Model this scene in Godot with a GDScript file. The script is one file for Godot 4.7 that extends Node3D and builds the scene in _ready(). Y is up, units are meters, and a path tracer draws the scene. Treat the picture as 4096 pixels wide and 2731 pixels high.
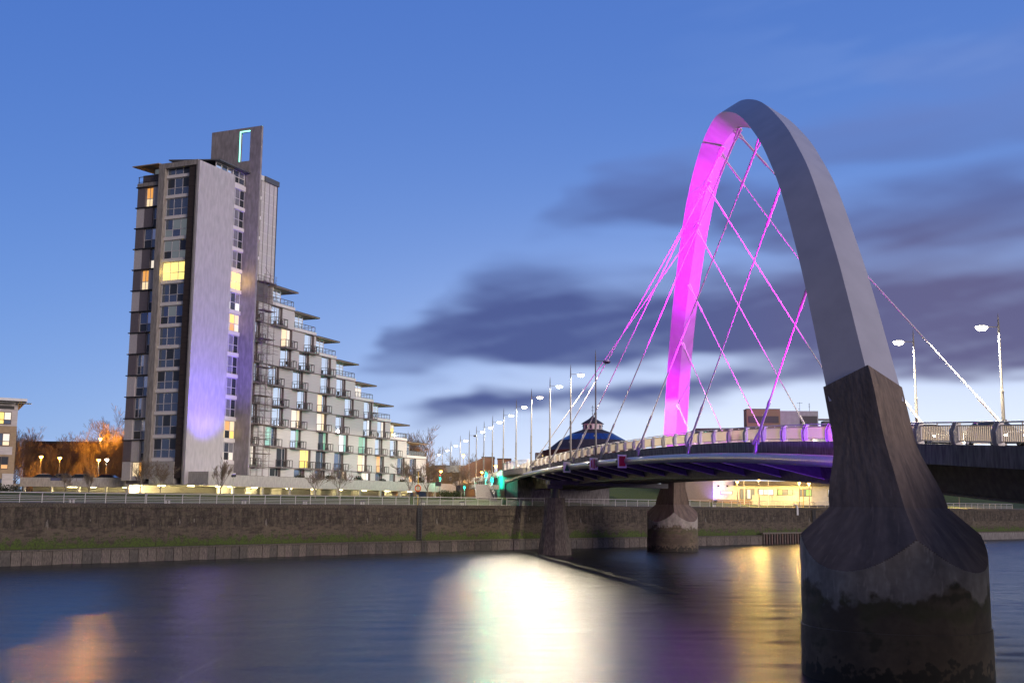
extends Node3D
# A riverside at dusk: a skew steel arch bridge lit magenta, a stepped apartment block, a stone quay.
# Deck coordinates: d = metres away from the near bank, o = metres across the deck from its west edge.

var M := {}
var taken := {}
var rng := RandomNumberGenerator.new()
var tex_cache := {}

# ---------------------------------------------------------------- helpers
func lin(r: float, g: float, b: float, a := 1.0) -> Color:
	var c := Color(r, g, b).linear_to_srgb()
	c.a = a
	return c

func noise_tex(freq: float, lo: float, hi: float, sd: int, oct := 4, kind := 0, size := 512, stretch := Vector2.ONE) -> NoiseTexture2D:
	var key := str([freq, lo, hi, sd, oct, kind, size])
	if tex_cache.has(key):
		return tex_cache[key]
	var n := FastNoiseLite.new()
	n.seed = sd
	n.frequency = freq
	n.fractal_octaves = oct
	n.noise_type = [FastNoiseLite.TYPE_SIMPLEX_SMOOTH, FastNoiseLite.TYPE_CELLULAR, FastNoiseLite.TYPE_VALUE][kind]
	var t := NoiseTexture2D.new()
	t.width = size
	t.height = size
	t.seamless = true
	t.noise = n
	var g := Gradient.new()
	g.set_color(0, Color(lo, lo, lo))
	g.set_color(1, Color(hi, hi, hi))
	t.color_ramp = g
	tex_cache[key] = t
	return t

func mat(key: String, c: Color, rough := 0.7, metal := 0.0, lo := 1.0, scale := Vector3.ONE, bump := 0.0, sd := 1, freq := 0.02) -> StandardMaterial3D:
	if M.has(key):
		return M[key]
	var m := StandardMaterial3D.new()
	m.resource_name = key
	m.albedo_color = c
	m.roughness = rough
	m.metallic = metal
	if lo < 1.0:
		m.albedo_texture = noise_tex(freq, lo, 1.0, sd)
		m.uv1_triplanar = true
		m.uv1_world_triplanar = true
		m.uv1_scale = scale
	if bump > 0.0:
		m.heightmap_enabled = true
		m.heightmap_texture = noise_tex(0.05, 0.0, 1.0, sd + 7)
		m.heightmap_scale = bump
	M[key] = m
	return m

func glow(key: String, c: Color, energy: float, base := Color(0.5, 0.5, 0.5)) -> StandardMaterial3D:
	if M.has(key):
		return M[key]
	var m := StandardMaterial3D.new()
	m.resource_name = key
	m.albedo_color = base
	m.roughness = 0.3
	m.emission_enabled = true
	m.emission = c
	m.emission_energy_multiplier = energy
	M[key] = m
	return m

func numbered(called: String) -> String:
	if not taken.has(called):
		taken[called] = 0
		return called
	taken[called] += 1
	return "%s_%03d" % [called, taken[called]]

func tag(o: Node, label: String, category := "", group := "", kind := "") -> void:
	if label: o.set_meta("label", label)
	if category: o.set_meta("category", category)
	if group: o.set_meta("group", group)
	if kind: o.set_meta("kind", kind)

func thing(called: String, at: Vector3, label: String, category: String, group := "", turn := 0.0) -> Node3D:
	var o := Node3D.new()
	o.name = numbered(called)
	add_child(o)
	o.position = at
	o.rotation.y = turn
	tag(o, label, category, group)
	return o

func setting(called: String, s: SurfaceTool, m: Material) -> MeshInstance3D:
	var o := part(numbered(called), s, m, self)
	o.set_meta("kind", "structure")
	return o

func ST() -> SurfaceTool:
	var s := SurfaceTool.new()
	s.begin(Mesh.PRIMITIVE_TRIANGLES)
	s.set_smooth_group(-1)
	return s

func mesh_of(s: SurfaceTool) -> ArrayMesh:
	s.generate_normals()
	return s.commit()

func part(called: String, s: SurfaceTool, m: Material, parent: Node) -> MeshInstance3D:
	return inst(called, mesh_of(s), m, parent, Transform3D())

func inst(called: String, me: Mesh, m: Material, parent: Node, x: Transform3D) -> MeshInstance3D:
	var o := MeshInstance3D.new()
	o.name = called
	o.mesh = me
	o.material_override = m
	parent.add_child(o, true)
	o.transform = x
	return o

func quad(s: SurfaceTool, a: Vector3, b: Vector3, c: Vector3, d: Vector3) -> void:
	for v in [a, b, c, a, c, d]:
		s.add_vertex(v)

func quad_uv(s: SurfaceTool, p: Array, uv: Array) -> void:
	for i in [0, 1, 2, 0, 2, 3]:
		s.set_uv(uv[i])
		s.add_vertex(p[i])

func hexa(s: SurfaceTool, p: Array) -> void:
	# p: four corners of the bottom, then the four above them, both going round the same way
	quad(s, p[0], p[1], p[2], p[3])
	quad(s, p[7], p[6], p[5], p[4])
	for i in 4:
		var j := (i + 1) % 4
		quad(s, p[i], p[i + 4], p[j + 4], p[j])

func bx(s: SurfaceTool, x0: float, x1: float, y0: float, y1: float, z0: float, z1: float, t := Transform3D()) -> void:
	var p := [Vector3(x0, y0, z0), Vector3(x1, y0, z0), Vector3(x1, y0, z1), Vector3(x0, y0, z1), Vector3(x0, y1, z0), Vector3(x1, y1, z0), Vector3(x1, y1, z1), Vector3(x0, y1, z1)]
	for i in 8:
		p[i] = t * p[i]
	hexa(s, p)

func cube(c: Vector3, size: Vector3) -> SurfaceTool:
	var s := ST()
	bx(s, c.x - size.x / 2, c.x + size.x / 2, c.y - size.y / 2, c.y + size.y / 2, c.z - size.z / 2, c.z + size.z / 2)
	return s

func tube(s: SurfaceTool, pts: Array, radii, seg := 8, cap := true) -> void:
	var n := pts.size()
	var ref := Vector3.UP
	var d0: Vector3 = (pts[1] - pts[0]).normalized()
	if absf(d0.dot(ref)) > 0.95:
		ref = Vector3.RIGHT
	var rings := []
	for i in n:
		var d: Vector3 = (pts[mini(i + 1, n - 1)] - pts[maxi(i - 1, 0)]).normalized()
		var a: Vector3 = ref.cross(d).normalized()
		var b: Vector3 = d.cross(a)
		ref = b
		if absf(b.dot(d)) > 0.9:
			ref = a
		var r: float = radii[i] if radii is Array else radii
		var ring := []
		for j in seg:
			var w := TAU * j / seg
			ring.append(pts[i] + (a * cos(w) + b * sin(w)) * r)
		rings.append(ring)
	s.set_smooth_group(3)
	for i in n - 1:
		for j in seg:
			var k := (j + 1) % seg
			quad(s, rings[i][j], rings[i][k], rings[i + 1][k], rings[i + 1][j])
	s.set_smooth_group(-1)
	if cap:
		for j in range(1, seg - 1):
			for v in [rings[0][0], rings[0][j + 1], rings[0][j]]: s.add_vertex(v)
			for v in [rings[n - 1][0], rings[n - 1][j], rings[n - 1][j + 1]]: s.add_vertex(v)

func lathe(s: SurfaceTool, prof: Array, seg := 16, c := Vector3.ZERO, squash := Vector3.ONE, smooth := true) -> void:
	s.set_smooth_group(4 if smooth else -1)
	for i in prof.size() - 1:
		for j in seg:
			var w0 := TAU * j / seg
			var w1 := TAU * (j + 1) / seg
			var q := func(p: Vector2, w: float) -> Vector3: return c + Vector3(cos(w) * p.x, p.y, sin(w) * p.x) * squash
			var a: Vector3 = q.call(prof[i], w0)
			var b: Vector3 = q.call(prof[i], w1)
			var e: Vector3 = q.call(prof[i + 1], w1)
			var f: Vector3 = q.call(prof[i + 1], w0)
			if prof[i].x < 0.0001:
				for v in [a, f, e]: s.add_vertex(v)
			elif prof[i + 1].x < 0.0001:
				for v in [a, f, b]: s.add_vertex(v)
			else:
				quad(s, a, f, e, b)
	s.set_smooth_group(-1)

func plate(s: SurfaceTool, poly: Array, x0: float, x1: float, t := Transform3D()) -> void:
	# polygon in (z, y), given thickness from x0 to x1
	var pp := PackedVector2Array(poly)
	var tri := Geometry2D.triangulate_polygon(pp)
	for i in range(0, tri.size(), 3):
		for k in [0, 1, 2]:
			s.add_vertex(t * Vector3(x1, pp[tri[i + k]].y, pp[tri[i + k]].x))
		for k in [0, 2, 1]:
			s.add_vertex(t * Vector3(x0, pp[tri[i + k]].y, pp[tri[i + k]].x))
	for i in pp.size():
		var a := pp[i]
		var b := pp[(i + 1) % pp.size()]
		quad(s, t * Vector3(x0, a.y, a.x), t * Vector3(x0, b.y, b.x), t * Vector3(x1, b.y, b.x), t * Vector3(x1, a.y, a.x))

func facing(at: Vector3, to: Vector3) -> Transform3D:
	# local -z looks from at to to
	return Transform3D(Basis.looking_at(to - at, Vector3.UP if absf((to - at).normalized().y) < 0.98 else Vector3.RIGHT), at)

func omni(parent: Node3D, at: Vector3, c: Color, e: float, size := 0.15, reach := 90.0) -> void:
	var l := OmniLight3D.new()
	l.name = "lamp_light"
	l.light_color = c
	l.light_energy = e
	l.light_size = size
	l.omni_range = reach
	l.omni_attenuation = 2.0
	l.shadow_enabled = true
	parent.add_child(l, true)
	l.position = at

func spot(parent: Node3D, x: Transform3D, c: Color, e: float, angle: float, size := 0.2, reach := 140.0, soft := 0.8) -> void:
	var l := SpotLight3D.new()
	l.name = "flood_light"
	l.light_color = c
	l.light_energy = e
	l.light_size = size
	l.spot_angle = angle
	l.spot_angle_attenuation = soft
	l.spot_range = reach
	l.spot_attenuation = 2.0
	l.shadow_enabled = true
	parent.add_child(l, true)
	l.transform = x

# ---------------------------------------------------------------- the sky
func make_sky() -> ImageTexture:
	var w := 2048
	var h := 1024
	var im := Image.create(w, h, false, Image.FORMAT_RGBF)
	var nz := FastNoiseLite.new()
	nz.seed = 11
	nz.frequency = 1.0
	nz.fractal_octaves = 3
	# banks of cloud, node by node: azimuth, top, bottom (degrees), strength
	var banks := [
		[[-7.5, 7.51, 7.37, 0.00], [-5.8, 8.57, 7.03, 0.70], [-3.7, 10.23, 6.95, 0.90], [-1.1, 11.59, 6.87, 1.00], [1.9, 11.52, 6.89, 1.00], [4.9, 10.87, 7.07, 1.00], [7.8, 10.83, 7.29, 1.00], [11.6, 11.61, 7.30, 1.00], [15.9, 12.29, 7.21, 1.00], [20.0, 12.60, 6.54, 1.00], [24.9, 11.95, 6.09, 1.00], [28.7, 11.35, 6.19, 0.90], [34.0, 9.81, 6.39, 0.00]],
		[[0.1, 13.78, 13.64, 0.00], [3.1, 15.53, 13.85, 0.45], [5.5, 16.65, 13.91, 0.70], [9.1, 16.97, 13.69, 0.80], [13.2, 15.52, 12.70, 0.70], [16.0, 14.52, 12.29, 0.70], [20.1, 15.33, 12.05, 0.75], [25.1, 15.64, 12.21, 0.75], [31.2, 15.12, 12.13, 0.00]],
		[[-6.2, 4.28, 4.22, 0.00], [-3.9, 4.81, 4.20, 0.85], [-1.6, 5.40, 4.23, 1.00], [0.5, 5.50, 4.31, 1.00], [3.1, 5.26, 4.56, 0.95], [6.6, 5.84, 4.85, 0.90], [10.1, 6.40, 5.30, 0.90], [14.3, 7.10, 6.11, 0.85], [18.4, 7.41, 6.30, 0.90], [22.4, 7.53, 6.18, 0.90], [28.4, 7.23, 5.94, 0.00]],
		[[-8.9, 6.31, 6.17, 0.00], [-6.6, 6.66, 6.02, 0.50], [-4.6, 6.70, 5.88, 0.60], [-2.5, 6.29, 5.91, 0.00]],
		[[12.6, 18.35, 18.07, 0.00], [15.5, 18.57, 16.64, 0.50], [18.9, 18.96, 16.53, 0.55], [22.9, 19.05, 16.69, 0.50], [25.3, 19.26, 16.68, 0.50], [31.4, 18.80, 16.11, 0.00]],
		[[15.6, 20.88, 20.61, 0.00], [19.0, 21.09, 19.76, 0.25], [25.5, 21.54, 19.26, 0.30], [31.6, 20.96, 18.56, 0.00]]]
	var floor_c := Color(0.03, 0.04, 0.06)
	for y in h:
		var el := (0.5 - (y + 0.5) / h) * 180.0
		for x in w:
			if el < -0.3:
				im.set_pixel(x, y, floor_c)
				continue
			var az := wrapf((x + 0.5) / w * 360.0, -180.0, 180.0)
			# afterglow lies low, to the right of and behind the view
			var side := clampf(0.5 + 0.5 * cos(deg_to_rad(az - 80.0)), 0.0, 1.0)
			var low := lerpf(exp(-maxf(el, 0.0) / 5.0), exp(-pow(el / 8.5, 2.0)), smoothstep(0.45, 0.75, side))
			low = lerpf(low, exp(-el / 20.0), smoothstep(0.82, 0.98, side))
			var mid := exp(-maxf(el, 0.0) / 15.0)
			var c := Color(0.036, 0.112, 0.45)
			c = c.lerp(Color(0.185, 0.39, 0.86), mid * 0.95)
			c = c.lerp(Color(0.30, 0.43, 0.62).lerp(Color(1.12, 1.12, 1.10), smoothstep(0.30, 0.72, side)), low * 0.93)
			c = c.lerp(Color(0.34, 0.52, 0.90), smoothstep(0.2, 0.9, side) * 0.42 * mid)
			# away from the glow the evening is darker and greyer
			c = c.lerp(Color(0.10, 0.11, 0.17), 0.8 * smoothstep(0.55, 0.05, side) * smoothstep(35.0, 100.0, absf(az)))
			# mauve dusk opposite the view
			c = c.lerp(Color(0.20, 0.17, 0.21) * (0.45 + 0.55 * mid), 0.8 * smoothstep(80.0, 150.0, absf(az)))
			var wx := nz.get_noise_2d(az * 0.12, el * 0.6)
			var wy := nz.get_noise_2d(az * 0.10 + 40.0 + el * 0.3, el * 0.45 + 9.0 - az * 0.05)
			var fine := nz.get_noise_2d(az * 0.10 + 7.0, el * 0.9 - az * 0.16)
			var dens := 0.0
			if az > -16.0 and az < 42.0 and el < 30.0:
				var pa := az + wx * 1.5
				for k in banks:
					if pa <= k[0][0] or pa >= k[-1][0]:
						continue
					for i in (k as Array).size() - 1:
						var p: Array = k[i]
						var q: Array = k[i + 1]
						if pa >= p[0] and pa < q[0]:
							var f: float = smoothstep(0.0, 1.0, (pa - p[0]) / (q[0] - p[0]))
							var top: float = lerpf(p[1], q[1], f) + 0.45
							var bot: float = lerpf(p[2], q[2], f)
							var st: float = lerpf(p[3], q[3], f)
							var pe := el + wy * 0.75
							var soft := maxf(0.45, (top - bot) * 0.46)
							var g: float = st * smoothstep(top + soft * 0.5, top - soft, pe) * smoothstep(bot - 0.45, bot + 0.6, pe)
							dens = 1.0 - (1.0 - dens) * (1.0 - g)
							break
			var out := smoothstep(32.0, 48.0, absf(az))
			var wisp := nz.get_noise_2d(az * 0.045 + el * 0.05 + 100.0, el * 0.22 - az * 0.012)
			var band := smoothstep(3.0, 7.0, el) * (1.0 - smoothstep(22.0, 40.0, el))
			dens = 1.0 - (1.0 - dens) * (1.0 - out * band * smoothstep(0.02, 0.5, wisp) * lerpf(0.75, 0.3, smoothstep(0.7, 0.95, side)))
			dens = clampf(dens * (0.98 + 0.22 * fine), 0.0, 0.97)
			var cc := Color(0.068, 0.095, 0.265).lerp(Color(0.112, 0.108, 0.232), smoothstep(3.0, 22.0, az) * (1.0 - smoothstep(11.0, 17.0, el)))
			cc = cc.lerp(Color(0.16, 0.24, 0.56), smoothstep(13.0, 21.0, el) * 0.85)
			c = c.lerp(cc, dens)
			# a thin pale veil drawn out by the wind towards the right
			var veil := smoothstep(0.0, 0.6, fine * 0.6 + wisp) * band * smoothstep(4.0, 22.0, az) * 0.08 * (1.0 - dens)
			c = c.lerp(Color(0.42, 0.56, 0.90), veil)
			im.set_pixel(x, y, c)
	return ImageTexture.create_from_image(im)

# ---------------------------------------------------------------- materials
func materials() -> void:
	mat("steel_grey", lin(0.42, 0.405, 0.45), 0.42, 0.0, 0.86, Vector3(0.05, 0.05, 0.05), 0.0, 3)
	mat("hanger_white", lin(0.68, 0.64, 0.64), 0.4)
	mat("tube_steel", lin(0.40, 0.40, 0.42), 0.30, 0.35, 0.85, Vector3(0.3, 0.3, 0.3), 0.0, 5)
	mat("lamp_warmed_paint", lin(0.70, 0.60, 0.42), 0.5)  # warm lamplight on the parapet bars is put into this cream
	mat("pale_paint", lin(0.66, 0.63, 0.62), 0.45)
	mat("deck_concrete", lin(0.27, 0.25, 0.25), 0.85, 0.0, 0.55, Vector3(0.35, 0.08, 0.35), 0.6, 9)
	mat("dark_steel", lin(0.055, 0.055, 0.06), 0.6, 0.0, 0.7, Vector3(0.3, 0.3, 0.3), 0.0, 4)
	mat("girder", lin(0.16, 0.13, 0.12), 0.6, 0.0, 0.6, Vector3(0.2, 0.2, 0.2), 0.0, 14)
	mat("flange", lin(0.38, 0.35, 0.33), 0.6)
	mat("asphalt", lin(0.055, 0.055, 0.058), 0.85, 0.0, 0.7, Vector3(0.4, 0.4, 0.4), 0.0, 2)
	mat("paving", lin(0.26, 0.24, 0.22), 0.85, 0.0, 0.7, Vector3(0.25, 0.25, 0.25), 0.4, 6)
	mat("grass", lin(0.115, 0.18, 0.022), 0.95, 0.0, 0.35, Vector3(0.9, 0.9, 0.9), 4.0, 8, 0.06)
	mat("soil", lin(0.06, 0.055, 0.035), 0.95, 0.0, 0.5, Vector3(0.05, 0.05, 0.05), 0.0, 12)
	mat("coping", lin(0.16, 0.13, 0.10), 0.9, 0.0, 0.4, Vector3(0.5, 0.25, 0.5), 1.2, 21, 0.03)
	mat("coping_b", lin(0.125, 0.105, 0.085), 0.9, 0.0, 0.4, Vector3(0.45, 0.3, 0.45), 1.2, 22, 0.03)
	mat("plank_a", lin(0.20, 0.165, 0.14), 0.75, 0.0, 0.4, Vector3(0.7, 0.12, 0.7), 0.8, 23, 0.03)
	mat("plank_b", lin(0.26, 0.215, 0.185), 0.75, 0.0, 0.4, Vector3(0.7, 0.12, 0.7), 0.8, 24, 0.03)
	mat("plank_c", lin(0.15, 0.13, 0.115), 0.7, 0.0, 0.4, Vector3(0.7, 0.12, 0.7), 0.8, 25, 0.03)
	mat("rail_steel", lin(0.55, 0.53, 0.52), 0.45)
	mat("pole_paint", lin(0.17, 0.16, 0.15), 0.5)
	mat("render_white", lin(0.66, 0.61, 0.60), 0.75, 0.0, 0.82, Vector3(0.08, 0.35, 0.08), 0.0, 31)
	mat("clad_a", lin(0.72, 0.685, 0.675), 0.7, 0.0, 0.84, Vector3(0.05, 2.2, 0.05), 0.25, 32)
	mat("clad_b", lin(0.68, 0.645, 0.635), 0.7, 0.0, 0.82, Vector3(0.05, 2.0, 0.05), 0.25, 33)
	mat("band_white", lin(0.72, 0.69, 0.67), 0.6)
	mat("tower_concrete", lin(0.55, 0.52, 0.525), 0.8, 0.0, 0.84, Vector3(0.16, 0.035, 0.16), 0.3, 35, 0.025)
	mat("fin_concrete", lin(0.40, 0.365, 0.37), 0.8, 0.0, 0.7, Vector3(0.2, 0.05, 0.2), 0.5, 36)
	mat("frame_paint", lin(0.46, 0.42, 0.38), 0.7, 0.0, 0.62, Vector3(0.3, 0.06, 0.3), 0.0, 37)
	mat("dark_slats", lin(0.045, 0.032, 0.028), 0.7)
	mat("panel_dark", lin(0.17, 0.145, 0.16), 0.55, 0.0, 0.9, Vector3(0.3, 0.3, 0.3), 0.0, 38)
	mat("panel_pale", lin(0.60, 0.56, 0.56), 0.55, 0.0, 0.9, Vector3(0.3, 0.3, 0.3), 0.0, 39)
	mat("soffit", lin(0.32, 0.25, 0.19), 0.7)
	mat("roof_metal", lin(0.10, 0.105, 0.115), 0.5, 0.3)
	mat("window_frame", lin(0.55, 0.53, 0.54), 0.5)
	mat("ledge", lin(0.20, 0.17, 0.165), 0.8)
	mat("reveal", lin(0.13, 0.10, 0.095), 0.8)
	mat("balcony_steel", lin(0.075, 0.065, 0.06), 0.6)
	mat("podium", lin(0.52, 0.49, 0.46), 0.85, 0.0, 0.78, Vector3(0.28, 0.07, 0.28), 0.5, 41, 0.03)
	mat("stained_concrete", lin(0.20, 0.165, 0.135), 0.85, 0.0, 0.45, Vector3(0.3, 0.08, 0.3), 0.8, 43, 0.03)
	mat("cable", lin(0.2, 0.2, 0.2), 0.5)
	mat("bark", lin(0.17, 0.13, 0.10), 0.95)
	mat("bark_pale", lin(0.22, 0.19, 0.16), 0.95)
	mat("twig", lin(0.20, 0.15, 0.105), 0.95)
	mat("leaf", lin(0.06, 0.085, 0.025), 0.9)
	mat("leaf_dark", lin(0.035, 0.04, 0.02), 0.9)
	mat("brick", lin(0.17, 0.085, 0.055), 0.9, 0.0, 0.6, Vector3(0.6, 1.2, 0.6), 0.0, 51, 0.04)
	mat("brick_brown", lin(0.20, 0.13, 0.11), 0.9, 0.0, 0.75, Vector3(0.4, 0.9, 0.4), 0.0, 52, 0.04)
	mat("brick_tan", lin(0.42, 0.32, 0.20), 0.9, 0.0, 0.75, Vector3(0.4, 0.9, 0.4), 0.0, 53, 0.04)
	mat("slate", lin(0.05, 0.045, 0.05), 0.7, 0.0, 0.7, Vector3(0.4, 0.4, 0.4), 0.0, 54)
	mat("white_stone", lin(0.68, 0.66, 0.60), 0.8, 0.0, 0.85, Vector3(0.2, 0.2, 0.2), 0.0, 55)
	mat("metal_panel", lin(0.46, 0.47, 0.49), 0.4, 0.3, 0.9, Vector3(0.1, 0.1, 0.1), 0.0, 56)
	mat("louvre", lin(0.09, 0.09, 0.095), 0.6)
	mat("yellow_paint", lin(0.65, 0.45, 0.03), 0.5)
	mat("orange_ring", lin(0.70, 0.13, 0.03), 0.5)
	mat("sign_white", lin(0.72, 0.72, 0.72), 0.5)
	mat("sign_red", lin(0.40, 0.012, 0.03), 0.5)
	mat("sign_green", lin(0.01, 0.12, 0.05), 0.5)
	mat("black", lin(0.02, 0.02, 0.022), 0.6)
	mat("scaffold", lin(0.20, 0.16, 0.15), 0.5, 0.4)
	mat("boards", lin(0.20, 0.14, 0.10), 0.85)
	mat("tan_render", lin(0.42, 0.31, 0.20), 0.85, 0.0, 0.85, Vector3(0.2, 0.2, 0.2), 0.0, 61)
	mat("tyre", lin(0.02, 0.02, 0.02), 0.9)
	mat("hub", lin(0.4, 0.4, 0.42), 0.4, 0.6)
	mat("car_glass", lin(0.02, 0.025, 0.03), 0.08)
	# coated glass that mirrors the sky
	mat("glass_sky", lin(0.84, 0.90, 0.95), 0.06, 0.92)
	mat("glass_mid", lin(0.20, 0.25, 0.33), 0.07, 0.75)
	mat("glass_dark", lin(0.06, 0.07, 0.085), 0.07, 0.4)
	glow("window_warm", lin(1.0, 0.74, 0.42), 0.95)
	glow("window_cream", lin(1.0, 0.88, 0.72), 0.85)
	glow("window_yellow", lin(1.0, 0.70, 0.10), 1.15)
	glow("window_blaze", lin(1.0, 0.76, 0.20), 1.25)
	glow("window_orange", lin(1.0, 0.42, 0.06), 0.8)
	glow("window_green", lin(0.10, 0.62, 0.36), 0.5)
	glow("window_teal", lin(0.25, 0.75, 0.62), 0.6)
	glow("window_dim", lin(0.50, 0.56, 0.60), 0.16, lin(0.1, 0.12, 0.14))
	glow("window_white", lin(0.95, 0.97, 1.0), 0.9)
	glow("window_lime", lin(0.10, 0.75, 0.08), 0.6)
	glow("lamp_white", lin(1.0, 0.90, 0.70), 26.0)
	glow("lamp_cool", lin(0.92, 1.0, 0.80), 26.0)
	glow("lamp_pink", lin(1.0, 0.82, 0.62), 26.0)
	glow("lamp_sodium", lin(1.0, 0.50, 0.07), 26.0)
	glow("lamp_park", lin(1.0, 0.88, 0.45), 14.0)
	glow("lamp_magenta", lin(1.0, 0.05, 1.0), 6.0)
	glow("lamp_violet", lin(0.25, 0.10, 1.0), 6.0)
	glow("led_green", lin(0.30, 1.0, 0.75), 2.2)
	glow("signal_green", lin(0.0, 1.0, 0.55), 8.0)
	glow("signal_red", lin(1.0, 0.05, 0.02), 3.0)
	glow("headlight", lin(1.0, 0.9, 0.65), 90.0)
	glow("taillight", lin(1.0, 0.03, 0.02), 3.0)
	var p := StandardMaterial3D.new()
	p.albedo_color = Color(0.75, 0.82, 0.86, 0.12)
	p.transparency = BaseMaterial3D.TRANSPARENCY_ALPHA
	p.roughness = 0.05
	p.metallic_specular = 0.25
	M["clear_glass"] = p

func image_mat(key: String, im: Image, rough: float, bump := 0.0) -> StandardMaterial3D:
	var m := StandardMaterial3D.new()
	m.resource_name = key
	m.albedo_texture = ImageTexture.create_from_image(im)
	m.roughness = rough
	if bump > 0.0:
		m.heightmap_enabled = true
		m.heightmap_texture = noise_tex(0.05, 0.0, 1.0, 77)
		m.heightmap_scale = bump
	M[key] = m
	return m

func fbm(sd: int, oct := 4) -> FastNoiseLite:
	var n := FastNoiseLite.new()
	n.seed = sd
	n.frequency = 1.0
	n.fractal_octaves = oct
	return n

# stains, lime runs and moss on the old quay: u runs 24 m along the wall, v from the water up
func quay_picture() -> void:
	var w := 1024
	var h := 256
	var im := Image.create(w, h, false, Image.FORMAT_RGB8)
	var a := fbm(5)
	var b := fbm(6, 5)
	for y in h:
		var hy := (1.0 - (y + 0.5) / h) * 5.6
		for x in w:
			var t := TAU * x / w
			var cx := cos(t) * 3.8
			var cz := sin(t) * 3.8
			var n1 := a.get_noise_3d(cx * 1.0, hy * 0.8, cz * 1.0)
			var n2 := b.get_noise_3d(cx * 4.0, hy * 4.0, cz * 4.0)
			var run := b.get_noise_3d(cx * 2.2, hy * 0.45, cz * 2.2)
			var lay := a.get_noise_3d(cx * 0.7 + 9.0, hy * 2.6, cz * 0.7)
			var c := Color(0.125, 0.098, 0.075).lerp(Color(0.20, 0.16, 0.115), clampf(0.5 + n1 * 1.4, 0, 1))
			c = c.lerp(Color(0.035, 0.026, 0.022), clampf(0.45 + run * 1.5 + n1 * 1.2, 0, 1) * smoothstep(2.9 + n1 * 0.8, 3.5, hy) * 0.85)
			c = c.lerp(Color(0.045, 0.032, 0.024), smoothstep(0.05, 0.45, lay) * 0.6)
			c = c.lerp(Color(0.10, 0.085, 0.05), smoothstep(0.1, 0.5, n2 + n1 * 0.5) * 0.5)
			var moss := smoothstep(0.0, 0.35, 2.3 - hy + n1 * 1.0 + n2 * 0.8)
			c = c.lerp(Color(0.12, 0.22, 0.012).lerp(Color(0.045, 0.06, 0.015), clampf(0.5 + n2 * 1.6, 0, 1)), moss * 0.85)
			c = c.lerp(Color(0.03, 0.022, 0.018), smoothstep(1.45, 1.25, hy + n2 * 0.12))
			var lime := smoothstep(0.42, 0.55, run) * smoothstep(2.9 + n2, 3.2 + n2, hy) * smoothstep(4.2, 4.0, hy)
			c = c.lerp(Color(0.42, 0.38, 0.33), lime * 0.6)
			c = c * (0.55 + 0.3 * n2)
			im.set_pixel(x, y, c.linear_to_srgb())
	image_mat("quay_face", im, 0.88, 1.0)

# tide marks, algae and pale patches on the concrete river piers
func pier_picture(key: String, dry: Color, dry2: Color, tide_at: float) -> void:
	var w := 1024
	var h := 512
	var im := Image.create(w, h, false, Image.FORMAT_RGB8)
	var a := fbm(15)
	var b := fbm(16, 5)
	for y in h:
		var hy := (1.0 - (y + 0.5) / h) * 14.0 - 1.0
		for x in w:
			var t := TAU * x / w
			var cx := cos(t) * 3.3
			var cz := sin(t) * 3.3
			var n1 := a.get_noise_3d(cx * 0.45, hy * 0.5, cz * 0.45)
			var n2 := b.get_noise_3d(cx * 2.2, hy * 2.2, cz * 2.2)
			var run := b.get_noise_3d(cx * 1.3, hy * 0.35, cz * 1.3)
			var c := dry.lerp(dry2, clampf(0.5 + run * 1.1, 0, 1))
			c = c.lerp(dry * 1.35, smoothstep(0.22, 0.5, b.get_noise_3d(cx * 3.0, hy * 0.9 + cx, cz * 3.0)) * 0.5)
			c = c * (0.95 + 0.25 * n2)
			# wetted, weed-dark concrete between the tides with a ragged upper edge
			var wet := smoothstep(-0.1, 0.25, tide_at - hy + n1 * 0.9 + n2 * 0.35)
			var tide := Color(0.085, 0.064, 0.042).lerp(Color(0.15, 0.112, 0.07), clampf(0.45 + n1 * 1.5 + n2 * 0.5, 0, 1))
			tide = tide.lerp(Color(0.03, 0.032, 0.014), smoothstep(0.0, 0.6, n2 * 0.6 + n1 * 0.8 + a.get_noise_2d(hy * 1.4, 3.0) * 0.7) * 0.7)
			tide = tide.lerp(Color(0.062, 0.072, 0.02), smoothstep(0.5, 0.0, absf(hy - 2.6 + n1)) * 0.5)
			c = c.lerp(tide, wet)
			c = c.lerp(Color(0.022, 0.02, 0.014), smoothstep(0.1, 0.3, 0.75 - hy + n2 * 0.9) * 0.85)
			im.set_pixel(x, y, c.linear_to_srgb())
	image_mat(key, im, 0.82, 1.4)

# ---------------------------------------------------------------- bridge
const DECK := [[-20.0, 5.0], [10.0, 6.3], [42.0, 8.1], [60.0, 9.28], [76.3, 9.98], [92.0, 10.35], [109.0, 10.57], [121.0, 10.6], [133.0, 10.58], [150.0, 10.42], [170.0, 10.0], [200.0, 9.6], [300.0, 9.2], [420.0, 9.0]]

func deck_raw(d: float) -> float:
	for i in DECK.size() - 1:
		if d <= DECK[i + 1][0]:
			return lerpf(DECK[i][1], DECK[i + 1][1], clampf((d - DECK[i][0]) / (DECK[i + 1][0] - DECK[i][0]), 0, 1))
	return DECK[-1][1]

func deck_y(d: float) -> float:
	var t := 0.0
	for i in range(-5, 6):
		t += deck_raw(d + i * 1.6)
	return t / 11.0

func dk(d: float, o: float, dy := 0.0) -> Vector3:
	return Vector3(25.0 - 0.15 * d + 0.989 * o, deck_y(d) + dy, -d - 0.148 * o)

func along(d: float, o: float, dy := 0.0, back := false) -> Transform3D:
	# x runs along the deck, y up, z towards the far (east) side; turned round when back
	var x := (dk(d + 0.5, o, dy) - dk(d - 0.5, o, dy)).normalized()
	if back:
		x = -x
	var z := x.cross(Vector3.UP).normalized()
	return Transform3D(Basis(x, Vector3.UP, z), dk(d, o, dy))

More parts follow.
